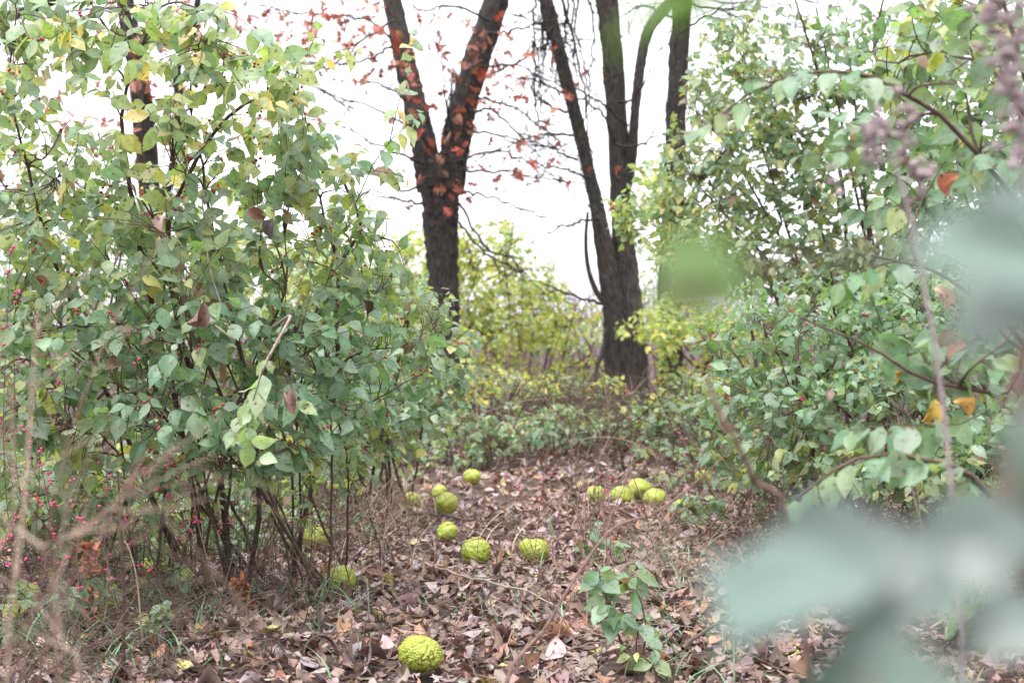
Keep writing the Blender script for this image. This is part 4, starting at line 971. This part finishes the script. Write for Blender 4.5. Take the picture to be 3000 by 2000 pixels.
for (px, py), Y, c, L, lab, pr in caught:
    ts = OAK_T if pr is prof_oak else TS9
    V = leaf_verts(pr, ts, 5, [L], [.8 if pr is not prof_oval else 1.1], [.4], [rng.uniform(.4, 1.4)], [rng.normal(0, .5)], [.04], [rng.uniform(.3, .9)], .3 if pr is prof_oak else 0.)
    V = place(V, np.zeros((1, 3)), np.array([[rng.normal(0, .7), rng.normal(0, .3), -.6]]), np.array([[rng.normal(0, .4), -1., .6]]))
    stx = np.stack([V[0][:5].mean(0) * (1 - k) + np.array([0, .02, .05]) * k for k in np.linspace(0, 1, 5)])
    e = thing('caught_leaf', lab, 'dead leaf', tuple(P(px, py, Y)), 'dead leaves caught in the shrubs')
    link('leaf', mesh_np('leaf', V[0], grid_quads(len(ts), 5), mat=M_DRY, col=np.tile(np.array(c), (V.shape[1], 1)), uv=luv(ts, 5, 1)[0]), e)
    Vt, qt = tubes(stx, np.full(5, .0008), 4); link('leaf_stalk', mesh_np('leaf_stalk', Vt, qt, mat=M_TWIG), e)
# dry tendril lying over the nearest hedge apple
g = Gp(1230, 1985); r_ = 125 / FPX * g[1] / 2
cc_ = np.array([g[0], g[1] + r_ * .5, g[2] + r_ * .9])
def onball(pts, lift=1.10): return cc_ + r_ * lift * norm(np.array([[x_, -math.sqrt(max(.02, 1 - x_ * x_ - z_ * z_)), z_] for x_, z_ in pts], float))
e = thing('dry_tendril', 'dry dark tendril curling over the nearest hedge apple', 'tendril', tuple(cc_))
for pts_, rr_ in (([(-.35, -.1), (-.2, -.45), (.1, -.45), (.4, -.25), (.5, .05), (.35, .4), (.55, .5), (.62, .15)], .0016), ([(.1, .3), (.12, .0), (.05, -.2), (.1, -.55)], .0013), ([(.5, -.1), (.75, -.15), (.95, -.12)], .0012), ([(-.1, .2), (.15, .35), (.3, .5), (.3, .25), (.45, .2)], .0012), ([(-.35, -.1), (-.3, -.5), (-.75, -.6)], .0012)):
    Vt, qt = tubes(smooth_line(onball(pts_), 24) - cc_, np.linspace(rr_, rr_ * .7, 24), 5)
    link('strand', mesh_np('strand', Vt, qt, mat=M_DSTALK), e)

# a curled seed pod strip
s = np.linspace(0, 1, 26); c0 = Gp(935, 1960)
ring = np.stack([c0[0] + .045 * np.cos(s * 5.6 + .4), c0[1] + .03 * np.sin(s * 5.6 + .4), .045 + .042 * np.sin(s * 5.6 + .4)], -1)
wv = np.array([.006, -.012, .004])
V = np.stack([ring - wv, ring + wv, ring + wv * 1.0 + np.array([0, .002, .003]), ring - wv + np.array([0, .002, .003])], 1).reshape(-1, 3)
link('seed_pod', mesh_np('seed_pod', V - c0, grid_quads(26, 4, True), mat=M_DSTALK), None, tuple(c0), label='dark curled seed pod strip lying on the litter', category='seed pod')

# ------------------------------------------------------------------ twigs and branches on the ground
def ground_branch(pts, r, label, mat=M_TWIG, group=None):
    ln = smooth_line(pts, 20); ln[1:-1] += rng.normal(0, .004, (18, 3))
    o0 = ln[0].copy()
    tube_obj('fallen_branch', ln, r, r * .4, mat, None, o0, 6, label=label, category='branch', group=group)
def gl(*p, z=.04):
    out = []
    for q in p:
        g = Gp(q[0], q[1]); g[2] += z + (q[2] if len(q) > 2 else 0); out.append(g)
    return out
ground_branch(gl((1120, 1585), (1200, 1560), (1290, 1560), (1400, 1575), (1500, 1578), z=.07), .009, 'dark fallen branch crossing above the middle pair of hedge apples')
ground_branch(gl((1230, 1570), (1330, 1585), (1450, 1600), (1600, 1598), z=.06), .005, 'thin fallen branch just in front of the crossing dark branch')
ground_branch(gl((1220, 1660), (1330, 1720), (1450, 1760), (1560, 1790), (1680, 1850), z=.05), .006, 'long pale stem slanting down across the litter', M_PALE)
ground_branch(gl((1050, 1690), (1130, 1760), (1250, 1790), (1400, 1800), z=.03), .006, 'grey twig curving on the litter below the left shrub')
ground_branch(gl((1330, 1690), (1450, 1685), (1600, 1675), z=.03), .004, 'thin pale twig lying before the middle pair of hedge apples', M_PALE)
ground_branch(gl((1920, 1750), (1960, 1720), (1990, 1700), z=.06), .005, 'reddish twig at the right of the path', M_RTWIG)
ground_branch(gl((650, 1880), (760, 1870), (860, 1860), z=.03), .016, 'short thick tan stick below the left shrub', M_PALE)
ground_branch(gl((2000, 1990), (2150, 1900), (2290, 1865), (2390, 1880), z=.12), .006, 'arched dark twig at lower right behind the blurred leaves')
pts = [(rng.uniform(950, 2050), rng.uniform(1480, 1990)) for i in range(40)]
for i, ((px, py), (rw, od)) in enumerate(zip(pts, rows(pts, 4, ['nearest', 'second', 'third', 'farthest']))):
    a = rng.normal(0, .8); l = rng.uniform(.1, .3)
    g = Gp(px, py); dx = np.array([math.cos(a), math.sin(a), 0]) * l
    ground_branch([g + [0, 0, .03], g + dx * .5 + [0, rng.normal(0, .02), .045], g + dx + [0, 0, .03]], rng.uniform(.0015, .0035), f'short thin twig loose on the path, {od} from the left in the {rw} row', [M_TWIG, M_RTWIG, M_PALE][i % 3], 'loose twigs on the path')
m = 1700
x, y = litter_points(m, 2.8, 9, .45, .7); m = len(x)
a = rng.uniform(0, 6.28, m); l = rng.uniform(.04, .2, m); t = np.linspace(-.5, .5, 4)[None, :]
tw = np.stack([x[:, None] + np.cos(a)[:, None] * l[:, None] * t, y[:, None] + np.sin(a)[:, None] * l[:, None] * t, gz(x, y)[:, None] + rng.uniform(.02, .05, (m, 1)) + rng.normal(0, .02, (m, 1)) * t * 2], -1)
tw[:, 1:3] += rng.normal(0, .006, (m, 2, 3))
V, q = tubes(tw, np.broadcast_to(rng.uniform(.0006, .0018, (m, 1)), (m, 4)), 4)
link('twig_debris', mesh_np('twig_debris', V, q, mat=M_RTWIG), label='fine reddish twig debris scattered through the leaf litter', category='twig debris', kind='stuff')

# ------------------------------------------------------------------ dry stalks
def stalk(name, label, base, top, r, mat, side=3, sl=.12, group=None, bend=.05, cat='stalk', berries=0, leaves=0, pts=None):
    base = np.asarray(base, float)
    e = thing(name, label, cat, tuple(base), group)
    if pts is None:
        mid = (base + top) / 2 + rng.normal(0, bend, 3) * np.linalg.norm(top - base) * np.array([1, 1, .2])
        pts = [base, mid, top]
    ln = smooth_line(pts, 16)
    V, q = tubes(ln - base, np.linspace(r, r * .45, 16), 6)
    link('stem', mesh_np('stem', V, q, mat=mat), e)
    d = norm(np.gradient(ln, axis=0)); tips = []
    if side:
        tw = []
        for _ in range(side):
            i = rng.integers(5, 15); l = sl * rng.uniform(.4, 1.2); v = norm(d[i] * .8 + rng.normal(0, .55, 3)); t = np.linspace(0, 1, 6)[:, None]
            p = ln[i] + v * l * t + np.array([0, 0, 1]) * t**2 * l * rng.uniform(-.25, .25); tw.append(p); tips.append(p[-1]); tips.append(p[3])
        tw = np.array(tw); V, q = tubes(tw - base, np.broadcast_to(np.linspace(r * .5, r * .25, 6), tw.shape[:2]), 4)
        link('side_twigs', mesh_np('side_twigs', V, q, mat=mat), e, kind='stuff')
    if berries:
        tips = np.array(tips + [ln[-1]]); c = tips[rng.integers(0, len(tips), berries)] + rng.normal(0, .006, (berries, 3))
        link('berries', blob_mesh('berries', c - base, .0050, M_PINK), e, kind='stuff')
    if leaves:
        src = ln[rng.integers(4, 16, leaves)]
        V = leaf_verts(prof_oval, TS6, 3, rng.uniform(.025, .05, leaves), 1.0, .4, rng.normal(0, 1.6, leaves), rng.normal(0, .8, leaves), .05, .8)
        V = place(V, src - base, rng.normal(0, 1, (leaves, 3)) + np.array([0, 0, -.8]), rng.normal(0, 1, (leaves, 3)))
        c = np.array([.40, .17, .09]) * np.exp(rng.normal(0, .2, (leaves, 1)))
        link('withered_leaves', mesh_np('withered_leaves', V, batch_quads(grid_quads(len(TS6), 3), leaves, V.shape[1]), mat=M_DRY, col=np.repeat(c, V.shape[1], 0), uv=luv(TS6, 3, leaves)), e, kind='stuff')
    return e
# bare stalks standing on the path
pts = [(rng.choice([rng.uniform(1100, 1400), rng.uniform(1550, 2050), rng.uniform(1650, 1800)]), rng.uniform(1500, 1960)) for i in range(36)]
for i, ((px, py), (rw, od)) in enumerate(zip(pts, rows(pts, 3, ['front', 'middle', 'back']))):
    b = Gp(px, py); t = b + np.array([rng.normal(0, .08), rng.normal(0, .06), rng.uniform(.18, .55)])
    stalk('dry_stalk', f'thin bare dry stalk on the path, {od} from the left in the {rw} row', b, t, rng.uniform(.0012, .0026), [M_STRAW, M_RTWIG, M_RTWIG, M_TWIG][i % 4], 4, .12, 'thin dry stalks on the path')
stalk('dry_stalk', 'reddish slanting stem arching across the lower middle of the path', P(1470, 2080, 2.7), None, .0042, M_RTWIG, 2, .15, pts=[np.array([-.03, 2.68, 0]), P(1480, 2000, 2.68), P(1590, 1850, 2.7), P(1680, 1700, 2.72), P(1780, 1560, 2.75), P(1860, 1520, 2.78), P(1920, 1515, 2.8)])
stalk('dry_stalk', 'branched dry stalk with pale seed head before the twin-stemmed tree', Gp(1690, 1480), P(1560, 1120, 7.6), .004, M_STRAW, 6, .35, pts=[Gp(1690, 1480), P(1680, 1330, 7.8), P(1610, 1180, 7.7), P(1540, 1120, 7.6), P(1500, 1110, 7.6)])
stalk('dry_stalk', 'bent pale stalk arching right from the branched one', Gp(1700, 1470), P(1900, 1320, 8), .003, M_STRAW, 3, .25, pts=[Gp(1700, 1470), P(1695, 1310, 8), P(1760, 1280, 8), P(1870, 1300, 8), P(1950, 1360, 8)])
stalk('dry_stalk', 'blurred thick reddish stem hanging at the right of the gap', np.array([.42, 1.7, 0]), None, .0042, M_RTWIG, 0, pts=[np.array([.42, 1.75, 0]), P(2330, 1640, 1.6), P(2215, 1415, 1.55), P(2150, 1280, 1.5), P(2100, 1190, 1.5), P(2070, 1100, 1.5)])
pts = [(rng.uniform(250, 1020), rng.uniform(1600, 1860)) for i in range(40)]
for i, ((px, py), (rw, od)) in enumerate(zip(pts, rows(pts, 3, ['front', 'middle', 'back']))):
    b = Gp(px, py); t = b + np.array([rng.normal(0, .07), rng.normal(0, .07), rng.uniform(.25, .6)])
    stalk('dry_stalk', f'upright brown stalk below the left shrub, {od} from the left in the {rw} row', b, t, rng.uniform(.0012, .003), [M_TWIG, M_STRAW, M_RTWIG][i % 3], 3, .12, 'upright brown stalks below the left shrub')
pts = [(rng.uniform(1350, 2300), rng.uniform(1300, 1420)) for i in range(22)]
for i, ((px, py), (rw, od)) in enumerate(zip(pts, rows(pts, 2, ['front', 'back']))):
    b = Gp(px, py); t = b + np.array([rng.normal(0, .25), rng.normal(0, .2), rng.uniform(.4, .9)])
    stalk('dry_stalk', f'thin stalk in the undergrowth before the trees, {od} from the left in the {rw} row', b, t, rng.uniform(.003, .006), [M_TWIG, M_STRAW, M_RTWIG][i % 3], 6, .3, 'thin stalks in the undergrowth before the trees')
def brush(name, label, spots, mat, r=.0016):
    tw = []
    for px, Y, rx, ry, n, h in spots:
        for _ in range(n):
            c = P(px + rng.normal(0, rx), 1000, Y + rng.normal(0, ry)); c[2] = 0
            if any(abs(c[0] - f[0]) < .13 and f[1] - 1.1 < c[1] < f[1] + .1 for f, _r in fruit_xy) and rng.random() < .8: continue
            v = norm(rng.normal(0, 1, 3) * np.array([1, 1, .35]) + np.array([0, 0, .8])); l = h * rng.uniform(.4, 1.2); t = np.linspace(0, 1, 7)[:, None]
            s0 = c + np.array([0, 0, rng.uniform(0, .5) * h])
            tw.append(s0 + v * l * t + norm(rng.normal(0, 1, 3)) * l * .25 * t**2 - np.array([0, 0, .25]) * l * t**2 + rng.normal(0, .012, (7, 3)) * t)
    tw = np.array(tw); tw[..., 2] = np.maximum(tw[..., 2], .01)
    V, q = tubes(tw, np.broadcast_to(np.linspace(r * 1.2, r * .5, 7), tw.shape[:2]) * rng.uniform(.6, 1.5, (len(tw), 1)), 3)
    link(name, mesh_np(name, V, q, mat=mat), label=label, category='brush', kind='stuff')
brush('dead_brush', 'tangle of thin dead twigs under the left shrub', [(650, 5.6, 260, .35, 420, .42), (300, 5.4, 200, .3, 220, .42), (980, 6.2, 140, .4, 200, .4), (100, 5.0, 150, .3, 160, .5)], M_TWIG, .0016)
brush('dead_brush', 'low brown weeds and twigs covering the ground at lower left', [(150, 4.2, 170, .35, 300, .34), (450, 4.4, 200, .35, 260, .28), (100, 3.6, 120, .2, 120, .3), (800, 4.7, 120, .25, 140, .22)], M_TWIG, .0013)
brush('dead_brush', 'dark twiggy brush at the foot of the trees', [(1500, 13.2, 200, 1.0, 200, .7), (1820, 12.6, 170, 1.2, 380, .75), (1650, 14.5, 250, 1.0, 200, .9), (1250, 11.5, 150, 1.0, 130, .6), (2100, 10.5, 150, .8, 130, .5)], M_DSTALK, .0034)
brush('dead_brush', 'tangle of thin twigs under the right-hand shrub', [(2350, 6.4, 200, .4, 300, .4), (2700, 5.9, 200, .4, 300, .45)], M_TWIG, .0016)
brush('dead_brush', 'fine straw-coloured weeds along the right edge of the path', [(1980, 6.0, 90, .9, 150, .3), (1880, 7.6, 120, .6, 110, .3), (1120, 6.8, 70, .6, 120, .3), (1700, 5.0, 200, .8, 60, .25)], M_STRAW, .0011)
# lower left tangle close to the lens
tang = [[(60, 2100, 1.6), (120, 1700, 1.6), (190, 1330, 1.6), (330, 950, 1.65), (490, 680, 1.7)], [(-60, 1720, 1.3), (150, 1600, 1.3), (330, 1480, 1.3), (420, 1330, 1.3)], [(760, 2050, 1.25), (720, 1800, 1.25), (600, 1640, 1.25), (440, 1480, 1.25), (330, 1400, 1.25)],
        [(180, 2100, 1.5), (170, 1800, 1.5), (330, 1500, 1.5), (400, 1380, 1.5)], [(20, 2050, 1.4), (60, 1600, 1.4), (90, 1200, 1.45), (110, 900, 1.5)], [(-40, 1950, 1.7), (120, 1930, 1.7), (200, 2050, 1.7)], [(110, 2050, 1.8), (230, 1600, 1.8), (260, 1300, 1.8)],
        [(-30, 1850, 1.5), (40, 1500, 1.5), (30, 1100, 1.5)], [(300, 2100, 1.9), (220, 1850, 1.9), (120, 1600, 1.9), (80, 1400, 1.9)], [(0, 2100, 1.6), (130, 1750, 1.6), (300, 1500, 1.6), (520, 1380, 1.6), (640, 1330, 1.6)], [(240, 2080, 1.35), (190, 1900, 1.35), (160, 1650, 1.35), (250, 1350, 1.35)]]
tord = rows([(t[-1][0], 1) for t in tang], 1, ['x'])
for i, tl_ in enumerate(tang):
    pts = L3(*tl_); b = pts[0].copy(); b[2] = 0; b[1] += .05
    stalk('dry_stalk', f'blurred reddish-brown stem in the lower left tangle, its tip {tord[i][1]} from the left', b, None, rng.uniform(.0012, .0024), [M_RTWIG, M_STRAW, M_TWIG][i % 3], 4, .16, 'blurred stems in the tangle at lower left', pts=[b] + pts)
# coralberry
cl_ = [(80, 1800, 60, 880), (150, 1820, 40, 970), (300, 1800, 400, 1060), (420, 1790, 470, 1260), (200, 1840, 110, 1310), (260, 1840, 160, 1480), (60, 1850, 30, 730), (340, 1800, 330, 1390), (480, 1760, 500, 1330), (120, 1830, 70, 1440)]
cord = rows([(c[2], 1) for c in cl_], 1, ['x'])
for i, (px, py, tx, ty) in enumerate(cl_):
    b = Gp(px, py); t = P(tx, ty, b[1] - .6)
    stalk('coralberry_stem', f'arching coralberry stem with magenta berries at lower left, its tip {cord[i][1]} from the left', b, t, .002, M_RTWIG, 7, .16, 'coralberry stems at lower left', .08, 'berry stem', 26)
cl_ = [(1650, 1560, 1550, 1390), (1690, 1560, 1620, 1390), (1800, 1580, 1760, 1390), (1640, 1600, 1490, 1395), (2080, 1560, 2000, 1280), (2010, 1560, 1990, 1270), (1820, 1500, 1850, 1150)]
cord = rows([(c[2], 1) for c in cl_], 1, ['x'])
for i, (px, py, tx, ty) in enumerate(cl_):
    b = Gp(px, py); t = P(tx, ty, b[1] - .2)
    stalk('coralberry_stem', f'coralberry stem with a few pink berries in the gap, its tip {cord[i][1]} from the left', b, t, .0018, M_RTWIG, 2, .08, 'coralberry stems in the gap', .05, 'berry stem', 7)
# withered orange fern, dark stalk
stalk('withered_fern', 'withered orange fern at lower left', Gp(275, 1890), P(265, 1590, 4.25), .002, M_RTWIG, 6, .10, None, .02, 'fern', 0, 46)
stalk('withered_fern', 'small withered rusty plant below the left shrub', Gp(720, 1820), P(700, 1690, 4.6), .002, M_RTWIG, 4, .08, None, .02, 'fern', 0, 26)
stalk('withered_fern', 'withered rusty plant at the edge of the right-hand shrub', Gp(2130, 1460), P(2120, 1000, 8.2), .004, M_RTWIG, 8, .25, None, .04, 'fern', 0, 80)
stalk('dry_stalk', 'dark shaggy dead stalk at lower left', Gp(362, 1990), P(345, 1380, 3.8), .006, M_DSTALK, 5, .10, None, .01, 'stalk', 0, 0)
stalk('dry_stalk', 'hooked grey stem beside the dark shaggy stalk', Gp(420, 1930), P(340, 1580, 4.1), .003, M_STRAW, 0, .1, pts=[Gp(425, 1930), P(415, 1850, 4.1), P(400, 1690, 4.1), P(370, 1590, 4.1), P(340, 1590, 4.1)])
# blurred dry seed stalks close at right
def seed_stalk(label, pts, clumps):
    ln = smooth_line(L3(*pts), 20); b = ln[0].copy()
    e = thing('seed_stalk', label, 'seed stalk', tuple(b), 'blurred dry seed stalks at the right edge')
    V, q = tubes(ln - b, np.linspace(.003, .0015, 20), 6); link('stem', mesh_np('stem', V, q, mat=M_SEED), e)
    c = []
    for px, py, Y, n in clumps: c.append(P(px, py, Y) + rng.normal(0, .008, (n, 3)) * np.array([1, 1, 1.6]))
    link('seed_heads', blob_mesh('seed_heads', np.vstack(c) - b, .0038, M_SEED, .6), e, kind='stuff')
seed_stalk('blurred mauve-grey seed stalk down the top right edge', [(3100, 4500, 1.25), (3070, 1500, 1.25), (3010, 600, 1.25), (2960, 250, 1.25), (2880, -60, 1.25)], [(2900, 30, 1.25, 26), (2930, 110, 1.25, 26), (2960, 190, 1.25, 22), (2980, 300, 1.25, 24), (2990, 420, 1.25, 20), (2960, 90, 1.25, 14)])
seed_stalk('blurred seed stalk with drooping clusters inside the right shrub', [(2900, 3900, 1.5), (2800, 1600, 1.5), (2680, 700, 1.5), (2560, 330, 1.5)], [(2560, 370, 1.5, 24), (2550, 430, 1.5, 18), (2640, 420, 1.5, 20), (2690, 510, 1.5, 20), (2650, 350, 1.5, 12), (2460, 500, 1.5, 10)])

# ------------------------------------------------------------------ grass, reeds
def blades(name, label, x, y, h, lean, mat, col, wd=.003, cat='grass'):
    m = len(x); t = np.linspace(0, 1, 6)[None, :]
    a = rng.uniform(0, 6.28, m)[:, None]; hh = h[:, None]; le = lean[:, None]
    px = x[:, None] + np.cos(a) * le * hh * t**2; py = y[:, None] + np.sin(a) * le * hh * t**2; pz = gz(x, y)[:, None] + hh * t * (1 - .35 * le * t)
    b = np.random.default_rng(3).uniform(0, 6.28, m)[:, None]
    ww = (wd * (1 - t**1.5) + .0003)
    sx, sy = np.cos(b) * ww, np.sin(b) * ww
    V = np.stack([np.stack([px - sx, py - sy, pz], -1), np.stack([px + sx, py + sy, pz], -1)], 2).reshape(-1, 3)
    c = np.repeat(np.asarray(col) * np.exp(rng.normal(0, .15, (m, 1))), 12, 0)
    link(name, mesh_np(name, V, batch_quads(grid_quads(6, 2), m, 12), mat=mat, col=c), label=label, category=cat, kind='stuff')
def patch(lst):
    X, Y = [], []
    for px, py, rx, ry, n in lst:
        for _ in range(n):
            g = Gp(rng.normal(px, rx), max(1450, rng.normal(py, ry))); X.append(g[0]); Y.append(g[1])
    return np.array(X), np.array(Y)
x, y = patch([(450, 1800, 200, 70, 110), (750, 1790, 150, 50, 70), (950, 1780, 70, 50, 50), (100, 1950, 100, 50, 50), (1950, 1790, 60, 90, 90), (2050, 1900, 90, 90, 60), (1650, 1680, 300, 120, 50), (300, 1960, 150, 40, 90), (150, 1850, 140, 60, 130), (500, 1850, 180, 60, 110), (1500, 1750, 300, 150, 70), (1960, 1650, 60, 60, 60)])
blades('grass', 'scattered green grass blades growing through the litter', x, y, rng.uniform(.04, .16, len(x)) * rng.uniform(.7, 1.4, len(x)), rng.uniform(.4, 1.5, len(x)), M_GRASS, np.array([.13, .22, .12]))
x, y = patch([(1120, 1560, 70, 40, 80), (1180, 1480, 60, 25, 60), (900, 1650, 120, 60, 60), (1750, 1600, 250, 100, 60)])
blades('dry_grass', 'pale dry grass at the left edge of the path', x, y, rng.uniform(.1, .34, len(x)), rng.uniform(.3, 1.0, len(x)), M_GRASS, np.array([.40, .31, .22]))
m = 8000
y = rng.uniform(29, 40, m); x = rng.uniform(-1, 1, m) * (y * .5)
blades('dry_reeds', 'tall mauve-brown dry field growth seen through the gap', x, y, rng.uniform(1.6, 3.1, m), rng.uniform(.0, .22, m), M_REED, np.array([.3, .24, .24]), .012, 'reeds')
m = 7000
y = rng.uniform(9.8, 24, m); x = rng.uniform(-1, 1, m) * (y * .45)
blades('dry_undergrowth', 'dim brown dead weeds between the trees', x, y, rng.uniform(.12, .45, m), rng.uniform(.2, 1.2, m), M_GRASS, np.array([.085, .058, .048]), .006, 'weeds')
